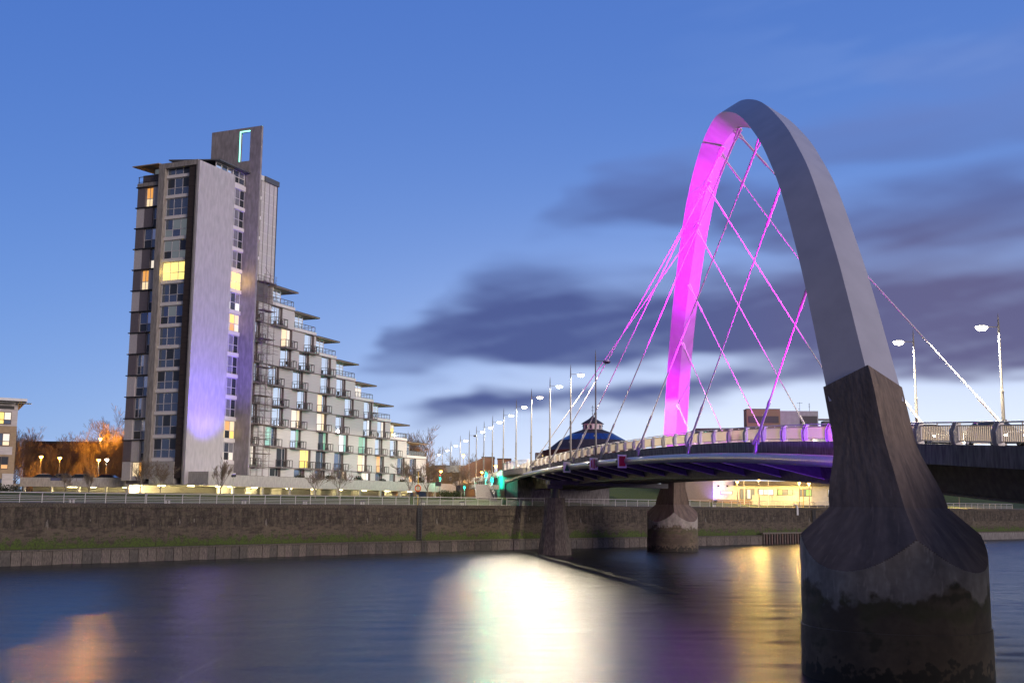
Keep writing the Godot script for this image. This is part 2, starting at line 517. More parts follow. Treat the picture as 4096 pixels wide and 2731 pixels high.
func sweep(s: SurfaceTool, poly: Array, d0: float, d1: float, step := 4.0) -> void:
	# poly: (o, dy) going round
	var n := maxi(1, int(ceil((d1 - d0) / step)))
	for i in n:
		var a := lerpf(d0, d1, float(i) / n)
		var b := lerpf(d0, d1, float(i + 1) / n)
		for j in poly.size():
			var p: Vector2 = poly[j]
			var q: Vector2 = poly[(j + 1) % poly.size()]
			quad(s, dk(a, p.x, p.y), dk(b, p.x, p.y), dk(b, q.x, q.y), dk(a, q.x, q.y))
	for e in [d0, d1]:
		for j in range(1, poly.size() - 1):
			for v in [poly[0], poly[j], poly[j + 1]]:
				s.add_vertex(dk(e, v.x, v.y))

const NEAR := Vector2(13.9, -41.6)
const FAR := Vector2(21.0, -147.5)
const RISE := [[-1.2, 4.9], [0.3, 6.9], [1.74, 8.68], [3.41, 10.75], [6.63, 14.9], [8.75, 17.35], [12.65, 21.35], [16.0, 24.0], [20.4, 26.9], [28.1, 30.9], [37.4, 34.3], [45.0, 35.8], [53.07, 36.3]]
var curve: Array[Vector2] = []
var curve_t: Array[Vector2] = []

func arch_curve() -> void:
	var span := NEAR.distance_to(FAR)
	var t: Array[Vector2] = []
	for r in RISE:
		t.append(Vector2(r[0], r[1]))
	for i in range(RISE.size() - 2, -1, -1):
		t.append(Vector2(span - RISE[i][0], RISE[i][1]))
	var n := 240
	for i in n + 1:
		var q := lerpf(2.75, t.size() - 3.75, float(i) / n)
		var k := clampi(int(q), 1, t.size() - 3)
		var f := q - k
		curve.append(t[k].cubic_interpolate(t[k + 1], t[k - 1], t[k + 2], f))
	for i in n + 1:
		curve_t.append((curve[mini(i + 1, n)] - curve[maxi(i - 1, 0)]).normalized())

func arch_at(i: int, lateral: float, inward: float) -> Vector3:
	var u := (FAR - NEAR).normalized()
	var l := Vector2(-u.y, u.x)
	var nrm := Vector2(curve_t[i].y, -curve_t[i].x)
	var p := curve[i] + nrm * inward
	var xz := NEAR + u * p.x + l * lateral
	return Vector3(xz.x, p.y, xz.y)

func arch_near(sd: float) -> int:
	var best := 0
	for i in curve.size():
		if absf(curve[i].x - sd) < absf(curve[best].x - sd):
			best = i
	return best

func pier_mesh() -> Array:
	# local z runs along the arch towards midstream, y = 0 at the water
	var s := ST()
	var drum := ST()
	var ys := [-1.0, 0.0, 1.0, 1.74, 1.76, 2.4, 3.0]
	for i in 176:
		ys.append(3.3 + i * 0.0163)
	ys += [6.4, 6.9, 7.4, 7.9, 8.3, 8.6, 8.9, 9.2, 9.5, 9.8, 10.1, 10.4, 10.72]
	var R := 3.24
	var seg := 256
	var grid := []
	for y in ys:
		var lat: float
		var lon: float
		var c: float
		if y < 5.95:
			lat = 2.14 + (5.95 - y) * 1.12
			lon = 2.1 + (5.95 - y) * 1.12
			c = clampf((y - 4.5) * 0.14, 0.0, 0.2)
		else:
			var f: float = (y - 5.95)
			lat = lerpf(2.14, 1.56, smoothstep(0.0, 1.0, clampf(f / 2.6, 0, 1)))
			lon = lerpf(2.1, 0.98, clampf(f / 4.77, 0, 1))
			c = lerpf(0.2, 3.47, clampf(f / 4.8, 0, 1))
		var ring := []
		for j in seg + 1:
			var w := TAU * j / seg
			var dir := Vector2(cos(w), sin(w))
			var r: float = 1.0 / (absf(dir.x) / lat + absf(dir.y) / lon)
			# the head is cut square to the leaning leg
			var tilt: float = -0.80 * smoothstep(8.3, 10.72, y)
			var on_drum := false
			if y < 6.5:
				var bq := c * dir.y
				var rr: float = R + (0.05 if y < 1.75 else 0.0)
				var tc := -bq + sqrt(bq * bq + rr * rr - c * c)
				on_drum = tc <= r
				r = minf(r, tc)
			ring.append([Vector3(dir.x * r, y + tilt * dir.y * r, c + dir.y * r), Vector2(float(j) / seg, 1.0 - (y + tilt * dir.y * r + 1.0) / 14.0), on_drum])
		grid.append(ring)
	for i in grid.size() - 1:
		for j in seg:
			var a = grid[i][j]
			var b = grid[i][j + 1]
			var c2 = grid[i + 1][j + 1]
			var d = grid[i + 1][j]
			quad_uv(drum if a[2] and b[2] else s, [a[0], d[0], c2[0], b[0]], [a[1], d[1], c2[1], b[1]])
	var top = grid[-1]
	for j in seg:
		for v in [top[0], top[j], top[j + 1]]:
			s.set_uv(v[1])
			s.add_vertex(v[0])
	return [mesh_of(s), mesh_of(drum)]

func build_bridge() -> void:
	arch_curve()
	var br := thing("arch_bridge", Vector3.ZERO, "steel arch bridge with leaning hangers, its arch soffit lit magenta", "bridge")
	# the arch rib: a lozenge section with its ridges outward and inward
	var s := ST()
	var n := curve.size()
	for i in n - 1:
		var f := func(k: int) -> Array:
			var b := absf(k - (n - 1) * 0.5) / ((n - 1) * 0.5)
			var w := lerpf(1.30, 1.46, b)
			return [arch_at(k, -w, 0.0), arch_at(k, 0.0, -lerpf(0.80, 0.88, b)), arch_at(k, w, 0.0), arch_at(k, 0.0, 1.1)]
		var p: Array = f.call(i)
		var q: Array = f.call(i + 1)
		for j in 4:
			s.set_smooth_group(10 + j)
			var k := (j + 1) % 4
			quad(s, p[j], q[j], q[k], p[k])
	part("arch", s, M.steel_grey, br)
	# river piers
	var pm := pier_mesh()
	var u3 := Vector3((FAR - NEAR).normalized().x, 0, (FAR - NEAR).normalized().y)
	var nx := Vector3.UP.cross(u3).normalized()
	var a := inst("pier", pm[0], M.pier_face, br, Transform3D(Basis(nx, Vector3.UP, u3), Vector3(NEAR.x, 0, NEAR.y)))
	a.set_meta("label", "massive dark stained concrete pier nearest the camera")
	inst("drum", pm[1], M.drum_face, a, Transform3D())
	var a2 := inst("pier", pm[0], M.pier_face, br, Transform3D(Basis(-nx, Vector3.UP, -u3), Vector3(FAR.x, 0, FAR.y)))
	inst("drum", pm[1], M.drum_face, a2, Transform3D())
	# hangers: anchor on the west or east tube, and distance along the arch
	var west := [[65.75, 10.0], [78.5, 18.0], [91.8, 27.0], [104.7, 37.0], [117.6, 47.0], [131.0, 57.4], [144.0, 67.6]]
	var east := [[125.2, 96.0], [115.0, 88.0], [104.3, 79.0], [94.0, 69.0], [84.2, 59.0], [74.7, 48.5], [65.3, 38.5]]
	for side in 2:
		for hg in ([west, east][side] as Array):
			var o: float = [-0.9, 15.7][side]
			var lo := dk(hg[0], o, 0.05)
			var hi := arch_at(arch_near(hg[1]), 0.0, 1.25)
			var dir := (hi - lo).normalized()
			var len := hi.distance_to(lo)
			var hs := ST()
			tube(hs, [lo + dir * 0.9, hi - dir * 0.8], 0.05, 8)
			var hn := part("hanger", hs, M.hanger_white, br)
			for end in [[lo, dir], [hi, -dir]]:
				var b: Vector3 = end[0]
				var v: Vector3 = end[1]
				var e := ST()
				tube(e, [b + v * 0.85, b + v * 1.1, b + v * 3.4, b + v * 3.8, b + v * 4.2], [0.075, 0.085, 0.085, 0.105, 0.05], 8)
				part("turnbuckle", e, M.hanger_white, hn)
				var fk := ST()
				var sd := v.cross(Vector3(u3.x, 0, u3.z)).normalized()
				for g in [-1, 1]:
					var off: Vector3 = sd * (0.10 * g)
					tube(fk, [b + off - v * 0.12, b + off + v * 0.25, b + off * 0.8 + v * 0.75, b + v * 1.0], [0.10, 0.085, 0.07, 0.085], 6)
				tube(fk, [b - sd * 0.2, b + sd * 0.2], 0.06, 8)
				part("fork_socket", fk, M.hanger_white, hn)
			var lug := ST()
			if side == 0:
				tube(lug, [lo + dir * 0.15, dk(hg[0], o, -0.62)], [0.09, 0.16], 6)
			else:
				tube(lug, [lo + dir * 0.15, dk(hg[0], o, -0.62)], [0.09, 0.16], 6)
			part("lug", lug, M.tube_steel, hn)
	# deck
	var W := 14.8
	s = ST()
	sweep(s, [Vector2(0.1, 0.0), Vector2(W - 0.1, 0.0), Vector2(W - 0.1, -0.38), Vector2(0.1, -0.38)], 5, 172)
	part("road_slab", s, M.asphalt, br)
	for e in [[-0.15, 0.28], [W - 0.28, W + 0.15]]:
		s = ST()
		sweep(s, [Vector2(e[0], 0.13), Vector2(e[1], 0.13), Vector2(e[1], -0.72), Vector2(e[0], -0.72)], 5, 172)
		part("edge_beam", s, M.deck_concrete, br)
		var k0: float = 2.2 if e[0] < 1 else W - 2.2
		s = ST()
		var k1: float = 0.285 if e[0] < 1 else W - 0.285
		sweep(s, [Vector2(minf(k0, k1), 0.12), Vector2(maxf(k0, k1), 0.12), Vector2(maxf(k0, k1), 0.004), Vector2(minf(k0, k1), 0.004)], 5, 172)
		part("footway", s, M.paving, br)
	s = ST()
	sweep(s, [Vector2(2.7, -0.384), Vector2(12.1, -0.384), Vector2(11.6, -2.15), Vector2(3.2, -2.15)], 5, 171)
	part("box_girder", s, M.girder, br)
	for o in [3.3, 5.4, 7.4, 9.4, 11.4]:
		s = ST()
		sweep(s, [Vector2(o - 0.22, -2.153), Vector2(o + 0.22, -2.153), Vector2(o + 0.22, -2.26), Vector2(o - 0.22, -2.26)], 5, 171)
		part("bottom_flange", s, M.girder, br)
	# edge tubes, curved in at their ends
	for side in 2:
		var pts := []
		var rr := []
		for i in 45:
			var d := lerpf(51.0, 162.0, i / 44.0)
			var inn := smoothstep(150.0, 163.0, d) * 0.5
			var o: float = -0.9 - inn * 0.9 if side == 0 else W + 0.9
			pts.append(dk(d, o, -0.84 - inn * 0.75))
			rr.append(0.30)
		s = ST()
		tube(s, pts, rr, 20)
		var tb := part("edge_tube", s, M.tube_steel, br)
		for i in range(3, 44, 6):
			var j := ST()
			var v: Vector3 = (pts[i + 1] - pts[i]).normalized()
			tube(j, [pts[i] - v * 0.012, pts[i] + v * 0.012], 0.306, 20)
			part("weld_ring", j, M.tube_steel, tb)
	# tapered brackets from the box out to the tubes, with pale bottom flanges
	for side in 2:
		for hg in ([west, east][side] as Array):
			for dd in ([0.0] if hg[0] > 140 or side == 1 else [0.0, 6.4]):
				var d: float = hg[0] + dd
				var sgn: float = 1.0 if side == 0 else -1.0
				var base: float = 0.0 if side == 0 else W
				s = ST()
				var q := [Vector2(-0.75, -0.73), Vector2(3.0, -0.73), Vector2(3.2, -2.0), Vector2(-0.75, -1.12)]
				for h in [-0.03, 0.03]:
					quad(s, dk(d + h, base + q[0].x * sgn, q[0].y), dk(d + h, base + q[1].x * sgn, q[1].y), dk(d + h, base + q[2].x * sgn, q[2].y), dk(d + h, base + q[3].x * sgn, q[3].y))
				var bk := part("bracket", s, M.dark_steel, br)
				s = ST()
				var c := [dk(d - 0.22, base - 0.75 * sgn, -1.125), dk(d + 0.22, base - 0.75 * sgn, -1.125), dk(d + 0.22, base + 3.2 * sgn, -2.005), dk(d - 0.22, base + 3.2 * sgn, -2.005)]
				var up := []
				for v in c:
					up.append(v - Vector3(0, 0.04, 0))
				hexa(s, up + c)
				part("flange", s, M.flange, bk)
	# parapets: fin posts, close vertical bars, pipe handrail
	var fin := ST()
	plate(fin, [Vector2(0.10, -0.10), Vector2(-0.10, -0.10), Vector2(-0.23, 0.10), Vector2(-0.25, 0.55), Vector2(-0.06, 0.93), Vector2(0.10, 0.93)], -0.17, -0.13)
	plate(fin, [Vector2(0.10, -0.10), Vector2(-0.10, -0.10), Vector2(-0.23, 0.10), Vector2(-0.25, 0.55), Vector2(-0.06, 0.93), Vector2(0.10, 0.93)], 0.13, 0.17)
	bx(fin, -0.129, 0.129, -0.10, 0.93, -0.03, 0.08)
	var fin_m := mesh_of(fin)
	var bars := ST()
	for i in 19:
		var x := 0.27 + i * 0.137
		bx(bars, x - 0.022, x + 0.022, 0.165, 0.76, -0.022, 0.022)
	bx(bars, 0.171, 2.83, 0.125, 0.165, -0.03, 0.03)
	bx(bars, 0.171, 2.83, 0.76, 0.80, -0.03, 0.03)
	var bars_m := mesh_of(bars)
	var hr := ST()
	tube(hr, [Vector3(-0.02, 0.905, -0.01), Vector3(3.02, 0.905, -0.01)], 0.032, 8)
	bx(hr, 1.48, 1.52, 0.801, 0.88, -0.02, 0.02)
	var hr_m := mesh_of(hr)
	for side in 2:
		for i in 46:
			var d := 28.0 + i * 2.967
			var x := along(d + 2.967 if side == 1 else d, 0.02 if side == 0 else W - 0.02, 0.13, side == 1)
			var bay := inst("parapet_bay", bars_m, M.lamp_warmed_paint, br, x)
			inst("post", fin_m, M.pale_paint, bay, Transform3D())
			inst("handrail", hr_m, M.rail_steel, bay, Transform3D())
	# rounded viewing platform on the west side
	s = ST()
	var rim := []
	for i in 17:
		var w := PI * i / 16.0
		rim.append([156.0 - cos(w) * 7.5, -0.16 - sin(w) * 2.3])
	for i in 16:
		var p0: Array = rim[i]
		var p1: Array = rim[i + 1]
		quad(s, dk(p0[0], p0[1], 0.14), dk(p1[0], p1[1], 0.14), dk(p1[0], p1[1], -0.62), dk(p0[0], p0[1], -0.62))
		quad(s, dk(p0[0], p0[1], 0.14), dk(p1[0], p1[1], 0.14), dk(p1[0], -0.155, 0.14), dk(p0[0], -0.155, 0.14))
		quad(s, dk(p0[0], p0[1], -0.62), dk(p1[0], p1[1], -0.62), dk(p1[0], -0.155, -0.62), dk(p0[0], -0.155, -0.62))
	var plat := part("viewing_platform", s, M.podium, br)
	for i in 16:
		var p0: Array = rim[i]
		var p1: Array = rim[i + 1]
		var q0 := dk(p0[0], p0[1] + 0.12, 0.145)
		var q1 := dk(p1[0], p1[1] + 0.12, 0.145)
		var b := ST()
		var nb := maxi(3, int(q0.distance_to(q1) / 0.16))
		for j in nb:
			var c := q0.lerp(q1, (j + 0.5) / nb)
			bx(b, c.x - 0.02, c.x + 0.02, c.y + 0.08, c.y + 0.92, c.z - 0.02, c.z + 0.02)
		tube(b, [q0 + Vector3(0, 1.05, 0), q1 + Vector3(0, 1.05, 0)], 0.04, 6)
		tube(b, [q0 + Vector3(0, 0.9, 0), q1 + Vector3(0, 0.9, 0)], 0.03, 6)
		part("railing", b, M.pale_paint, plat)
		if i % 3 == 1:
			var f := ST()
			bx(f, -0.12, 0.12, -0.1, 1.02, -0.2, 0.1, Transform3D(Basis.looking_at(dk(156, 0) - q0 + Vector3(0, q0.y - dk(156, 0).y, 0)), q0))
			part("post", f, M.pale_paint, plat)
	# slender tapered pier under the west end, and its headstock
	s = ST()
	var c0 := Vector3(5.25, 0, -134.6)
	for i in 1:
		var rr0 := [Vector2(2.05, -1.0), Vector2(1.95, 0.6), Vector2(1.35, 4.3), Vector2(1.18, 6.6)]
		lathe(s, rr0 + [Vector2(0.0, 6.6)], 8, c0, Vector3(1, 1, 0.8), false)
	part("side_pier", s, M.stained_concrete, br)
	s = ST()
	tube(s, [c0 + Vector3(0, 6.6, 0), c0 + Vector3(0, 7.9, 0)], 0.5, 12)
	bx(s, -0.9, 0.9, 7.7, 8.5, -0.6, 0.6, Transform3D(Basis(), c0))
	for d in [134.0]:
		sweep(s, [Vector2(-0.6, -1.9), Vector2(14.0, -2.2), Vector2(14.0, -2.75), Vector2(-0.6, -2.4)], d - 0.6, d + 1.0)
	part("headstock", s, M.dark_steel, br)
	# kerb-side abutment on the far quay
	s = ST()
	for e in [[151.5, 0.2]]:
		var p := [dk(152, 0.1), dk(152, 14.7), dk(171.9, 14.7), dk(171.9, 0.1)]
		var lo := []
		var hi := []
		for v in p:
			lo.append(Vector3(v.x, 4.0, v.z))
			hi.append(Vector3(v.x, v.y - 0.74, v.z))
		lo[0] = dk(164, 0.6) * Vector3(1, 0, 1) + Vector3(0, 4, 0)
		lo[1] = dk(164, 14.2) * Vector3(1, 0, 1) + Vector3(0, 4, 0)
		hi[0] = dk(164, 0.6, -0.74)
		hi[1] = dk(164, 14.2, -0.74)
		hexa(s, lo + hi)
	part("abutment", s, M.deck_concrete, br)

func approach_road() -> void:
	# road beyond the bridge on its retaining walls
	var s := ST()
	sweep(s, [Vector2(0.3, 0.0), Vector2(14.5, 0.0), Vector2(14.5, -0.3), Vector2(0.3, -0.3)], 172.05, 420, 8)
	setting("road", s, M.asphalt)
	var rw := thing("retaining_wall", dk(172, 0) * Vector3(1, 0, 1), "grey concrete retaining wall with white curved parapet carrying the road inland", "wall")
	var inv := Transform3D(Basis(), -rw.position)
	for e in [[-0.1, 0.3], [14.5, 14.9]]:
		s = ST()
		for i in 31:
			var a := 172.05 + i * 8
			var b := a + 8.0
			var q := []
			for v in [[a, e[0]], [b, e[0]], [b, e[1]], [a, e[1]]]:
				q.append(inv * (dk(v[0], v[1]) * Vector3(1, 0, 1) + Vector3(0, 3.5, 0)))
			for v in [[a, e[0]], [b, e[0]], [b, e[1]], [a, e[1]]]:
				q.append(inv * dk(v[0], v[1], 0.12))
			hexa(s, q)
		part("wall", s, M.deck_concrete, rw)
	var fin := ST()
	plate(fin, [Vector2(0.10, -0.05), Vector2(-0.20, -0.05), Vector2(-0.36, 0.3), Vector2(-0.30, 0.65), Vector2(-0.03, 0.95), Vector2(0.10, 0.95)], -0.06, 0.06)
	bx(fin, 0.4, 1.9, 0.0, 0.95, -0.03, 0.05)
	var fm := mesh_of(fin)
	for i in 48:
		var d := 172.3 + i * 2.0
		inst("parapet_panel", fm, M.pale_paint, rw, inv * along(d, 0.05, 0.12))

# ---------------------------------------------------------------- lamps
var lamp_parts := {}

func lamp_meshes() -> void:
	var s := ST()
	tube(s, [Vector3(0, 0, 0), Vector3(0, 0.25, 0), Vector3(0, 4.2, 0), Vector3(0, 4.3, 0), Vector3(0, 9.27, 0), Vector3(0, 9.9, 0), Vector3(0, 10.4, 0)], [0.16, 0.115, 0.105, 0.08, 0.062, 0.045, 0.006], 8)
	lamp_parts.pole = mesh_of(s)
	s = ST()
	tube(s, [Vector3(-0.06, 4.22, 0), Vector3(0.06, 4.22, 0)], 0.13, 8)
	bx(s, -0.19, -0.1, 1.9, 2.05, -0.06, 0.06)
	lamp_parts.collar = mesh_of(s)
	s = ST()
	tube(s, [Vector3(0, 9.27, 0), Vector3(0.85, 9.28, 0)], 0.026, 6)
	lamp_parts.arm = mesh_of(s)
	s = ST()
	lathe(s, [Vector2(0, 0.13), Vector2(0.16, 0.12), Vector2(0.30, 0.06), Vector2(0.36, 0.0), Vector2(0.33, -0.02)], 16, Vector3(1.13, 9.28, 0), Vector3(1, 1, 0.62))
	lamp_parts.head = mesh_of(s)
	s = ST()
	lathe(s, [Vector2(0.34, -0.02), Vector2(0.33, -0.12), Vector2(0.20, -0.24), Vector2(0, -0.28)], 16, Vector3(1.13, 9.28, 0), Vector3(1.1, 1, 0.8))
	lamp_parts.lens = mesh_of(s)

func street_lamp(at: Vector3, dir: Vector3, label: String, lit: String, c: Color, e: float, scale := 1.0, group := "") -> void:
	var t := thing("street_lamp", at, label, "street lamp", group)
	t.transform.basis = Basis(Vector3(dir.x, 0, dir.z).normalized(), Vector3.UP, Vector3(dir.x, 0, dir.z).normalized().cross(Vector3.UP)).scaled(Vector3.ONE)
	var sc := Transform3D(Basis.from_scale(Vector3(1, scale, 1)), Vector3.ZERO)
	var top := Vector3(0, 9.28 * (scale - 1.0), 0)
	inst("pole", lamp_parts.pole, M.pole_paint, t, sc)
	inst("collar", lamp_parts.collar, M.pole_paint, t, sc)
	inst("arm", lamp_parts.arm, M.pole_paint, t, Transform3D(Basis(), top))
	var h := inst("lamp_head", lamp_parts.head, M.metal_panel, t, Transform3D(Basis(), top))
	inst("lens", lamp_parts.lens, M[lit], h, Transform3D())
	if e > 0.0:
		spot(t, Transform3D(Basis(Vector3(1, 0, 0), -PI / 2), Vector3(1.13, 9.28 * scale - 0.34, 0)), c, e, 88.0, 0.16, 120.0, 0.04)

func post_lamp(called: String, at: Vector3, high: float, label: String, lit: String, c: Color, e: float, r := 0.22, group := "") -> void:
	var t := thing(called, at, label, "street lamp", group)
	var s := ST()
	tube(s, [Vector3.ZERO, Vector3(0, high * 0.4, 0), Vector3(0, high - 0.1, 0)], [0.085, 0.06, 0.045], 8)
	part("pole", s, M.pole_paint, t)
	s = ST()
	lathe(s, [Vector2(0, r * 1.0), Vector2(r * 0.7, r * 0.75), Vector2(r * 1.1, r * 0.35), Vector2(r * 1.05, r * 0.25)], 12, Vector3(0, high, 0))
	part("lamp_cap", s, M.roof_metal, t)
	s = ST()
	lathe(s, [Vector2(r, r * 0.25), Vector2(r * 0.98, -r * 0.2), Vector2(r * 0.6, -r * 0.75), Vector2(0, -r * 0.95)], 12, Vector3(0, high, 0))
	part("lamp_globe", s, M[lit], t)
	if e > 0.0:
		omni(t, Vector3(0, high - r * 1.25, 0), c, e, 0.14)

func floodlight(at: Vector3, to: Vector3, label: String, lit: String, c: Color, e: float, angle: float, foot := 0.4) -> void:
	var t := thing("floodlight", at, label, "floodlight")
	var x := facing(Vector3.ZERO, to - at)
	var s := ST()
	bx(s, -0.24, 0.24, -0.18, 0.18, -0.10, 0.16, x)
	for i in 5:
		bx(s, -0.22 + i * 0.1, -0.19 + i * 0.1, -0.16, 0.16, 0.16, 0.22, x)
	part("housing", s, M.dark_steel, t)
	s = ST()
	bx(s, -0.21, 0.21, -0.15, 0.15, -0.118, -0.102, x)
	part("lens", s, M[lit], t)
	s = ST()
	tube(s, [Vector3(-0.28, 0, 0), Vector3(-0.28, -foot, 0), Vector3(0.28, -foot, 0), Vector3(0.28, 0, 0)], 0.025, 5)
	part("yoke", s, M.dark_steel, t)
	spot(t, x * Transform3D(Basis(), Vector3(0, 0, -0.16)), c, e, angle, 0.35, 140.0, 1.0)

func lights() -> void:
	lamp_meshes()
	var east := Vector3(0.989, 0, -0.148)
	var warm := lin(1.0, 0.86, 0.62)
	var rows := [[109.1, "unlit street lamp on the bridge, its oval head dark against cloud", "glass_dark", 0.0],
		[121.1, "tall lit street lamp on the bridge, next left of the unlit one", "lamp_white", 190.0],
		[133.2, "lit street lamp on the bridge standing over the slender tapered pier", "lamp_cool", 190.0],
		[146.3, "lit street lamp on the bridge just right of the round viewing platform", "lamp_pink", 190.0],
		[159.0, "lit street lamp on the bridge rising from the viewing platform", "lamp_pink", 190.0],
		[171.5, "lit street lamp at the landward end of the viewing platform", "lamp_cool", 80.0],
		[184.0, "lit street lamp beside the white curved parapet, nearest the platform", "lamp_white", 55.0],
		[195.0, "lit street lamp behind the large green traffic light", "lamp_white", 55.0],
		[206.0, "lit street lamp above the head of the quay stairs", "lamp_cool", 55.0],
		[217.5, "unlit street lamp in the receding row beyond the stairs", "glass_dark", 0.0],
		[234.0, "lit street lamp rising behind the bare bushy tree by the stairs", "lamp_pink", 55.0],
		[254.0, "lit street lamp over the tan houses, third from the row's far end", "lamp_cool", 55.0],
		[275.0, "lit street lamp over the tan houses, second from the row's far end", "lamp_white", 55.0],
		[299.0, "farthest lit street lamp of the receding row, beside the apartment block", "lamp_white", 55.0]]
	for r in rows:
		street_lamp(dk(r[0], -0.45, -0.05), east, r[1], r[2], warm, r[3], 1.0, "street lamps along the bridge")
	for r in [[76.2, 0.80, "right-hand street lamp pair: the one beside the near arch leg"], [65.9, 0.785, "right-hand street lamp pair: the one near the picture's right edge"]]:
		street_lamp(dk(r[0], 14.9, 0.1), -east, r[2], "lamp_white", warm, 240.0, r[1], "street lamps on the far kerb")
	# magenta floods under the arch and violet wash below the near deck
	var mg := lin(0.85, 0.0, 1.0)
	floodlight(dk(131.0, 14.3, 0.6), arch_at(arch_near(97.0), 0, 0), "magenta floodlight on the far kerb at the far arch leg", "lamp_magenta", mg, 560.0, 56.0)
	floodlight(dk(112.0, 14.3, 0.6), arch_at(arch_near(74.0), 0, 0), "magenta floodlight on the far kerb midway along the bridge", "lamp_magenta", mg, 1700.0, 38.0)
	floodlight(dk(72.0, 0.6, 0.6), arch_at(arch_near(93.0), 0, 0), "magenta floodlight on the near kerb, left one by the first hanger", "lamp_magenta", mg, 6000.0, 15.0)
	floodlight(dk(70.5, 0.6, 0.6), arch_at(arch_near(70.0), 0, 0), "magenta floodlight on the near kerb, right one by the first hanger", "lamp_magenta", mg, 8000.0, 19.0)
	floodlight(dk(84.0, 6.0, 0.6), arch_at(arch_near(54.0), 0, 0), "magenta floodlight on the deck below the arch crown", "lamp_magenta", mg, 2300.0, 38.0)
	floodlight(dk(56.5, 0.62, 0.6), arch_at(arch_near(26.0), 0, 0), "magenta floodlight on the near kerb close to the near arch leg", "lamp_magenta", mg, 600.0, 50.0)
	floodlight(Vector3(14.2, 9.25, -45.6), dk(69, -0.6, 1.5), "magenta floodlight on the inner face of the near arch leg", "lamp_magenta", mg, 75.0, 48.0)
	floodlight(Vector3(14.5, 6.5, -44.9), dk(78, 1.5, -1.3), "violet floodlight on the near pier aimed under the deck", "lamp_violet", lin(0.20, 0.05, 1.0), 330.0, 30.0)

# ---------------------------------------------------------------- navigation boards on the bridge tube
func boards() -> void:
	for b in [[118.6, "white navigation board with a green triangle on the bridge tube", 0], [106.0, "white navigation board with red and white striped disc on the bridge tube", 1], [95.3, "white navigation board with a red square on the bridge tube", 2]]:
		var x := along(b[0], -1.36, -0.86)
		# turn the board to look down the river
		var t := thing("navigation_board", x.origin, b[1], "sign", "navigation boards")
		t.transform.basis = Basis(Vector3.UP, 0.30)
		var s := ST()
		bx(s, -0.40, 0.40, -0.56, 0.56, -0.03, 0.03)
		part("panel", s, M.sign_white, t)
		s = ST()
		for k in [-0.35, 0.35]:
			bx(s, k - 0.04, k + 0.04, -0.1, 0.1, -0.5, -0.03)
		part("bracket", s, M.dark_steel, t)
		s = ST()
		var f := Transform3D(Basis(Vector3(0, 0, 1), Vector3.UP, Vector3(-1, 0, 0)), Vector3.ZERO)
		if b[2] == 0:
			plate(s, [Vector2(-0.28, -0.40), Vector2(0.28, -0.40), Vector2(0.0, 0.40)], 0.031, 0.037, f)
			part("triangle_mark", s, M.sign_green, t)
		elif b[2] == 1:
			for k in 4:
				var c := -0.24 + k * 0.16
				var hh := 0.46 * sqrt(maxf(0.0, 1.0 - (c / 0.36) * (c / 0.36)))
				plate(s, [Vector2(c - 0.05, -hh), Vector2(c + 0.05, -hh), Vector2(c + 0.05, hh), Vector2(c - 0.05, hh)], 0.031, 0.037, f)
			part("stripe_mark", s, M.sign_red, t)
		else:
			plate(s, [Vector2(-0.29, -0.42), Vector2(0.29, -0.42), Vector2(0.29, 0.42), Vector2(-0.29, 0.42)], 0.031, 0.037, f)
			part("square_mark", s, M.sign_red, t)

# ---------------------------------------------------------------- river, ground and quay
const QUAY := [Vector2(-110, -38.5), Vector2(-75.5, -72.8), Vector2(-45.7, -102.6), Vector2(-22.3, -127.2), Vector2(-0.5, -147.3), Vector2(32, -170.9), Vector2(90, -214.9), Vector2(220, -313.0)]
const TOP := 5.62

func quay_at(t: float, back: float, y: float) -> Vector3:
	# t: metres along from the left end; back: metres inland
	var r := t
	for i in QUAY.size() - 1:
		var a: Vector2 = QUAY[i]
		var b: Vector2 = QUAY[i + 1]
		var l := a.distance_to(b)
		if r <= l or i == QUAY.size() - 2:
			var d := (b - a) / l
			var n := Vector2(d.y, -d.x)
			var p := a + d * r + n * back
			return Vector3(p.x, y, p.y)
		r -= l
	return Vector3.ZERO

func quay_x(t: float, back: float, y: float) -> Transform3D:
	var a := quay_at(t - 0.05, back, y)
	var b := quay_at(t + 0.05, back, y)
	var x := (b - a).normalized()
	return Transform3D(Basis(x, Vector3.UP, x.cross(Vector3.UP)), quay_at(t, back, y))

func quay_t(x: float) -> float:
	# distance along for a given world x
	var r := 0.0
	for i in QUAY.size() - 1:
		var a: Vector2 = QUAY[i]
		var b: Vector2 = QUAY[i + 1]
		if x <= b.x:
			return r + a.distance_to(b) * (x - a.x) / (b.x - a.x)
		r += a.distance_to(b)
	return r

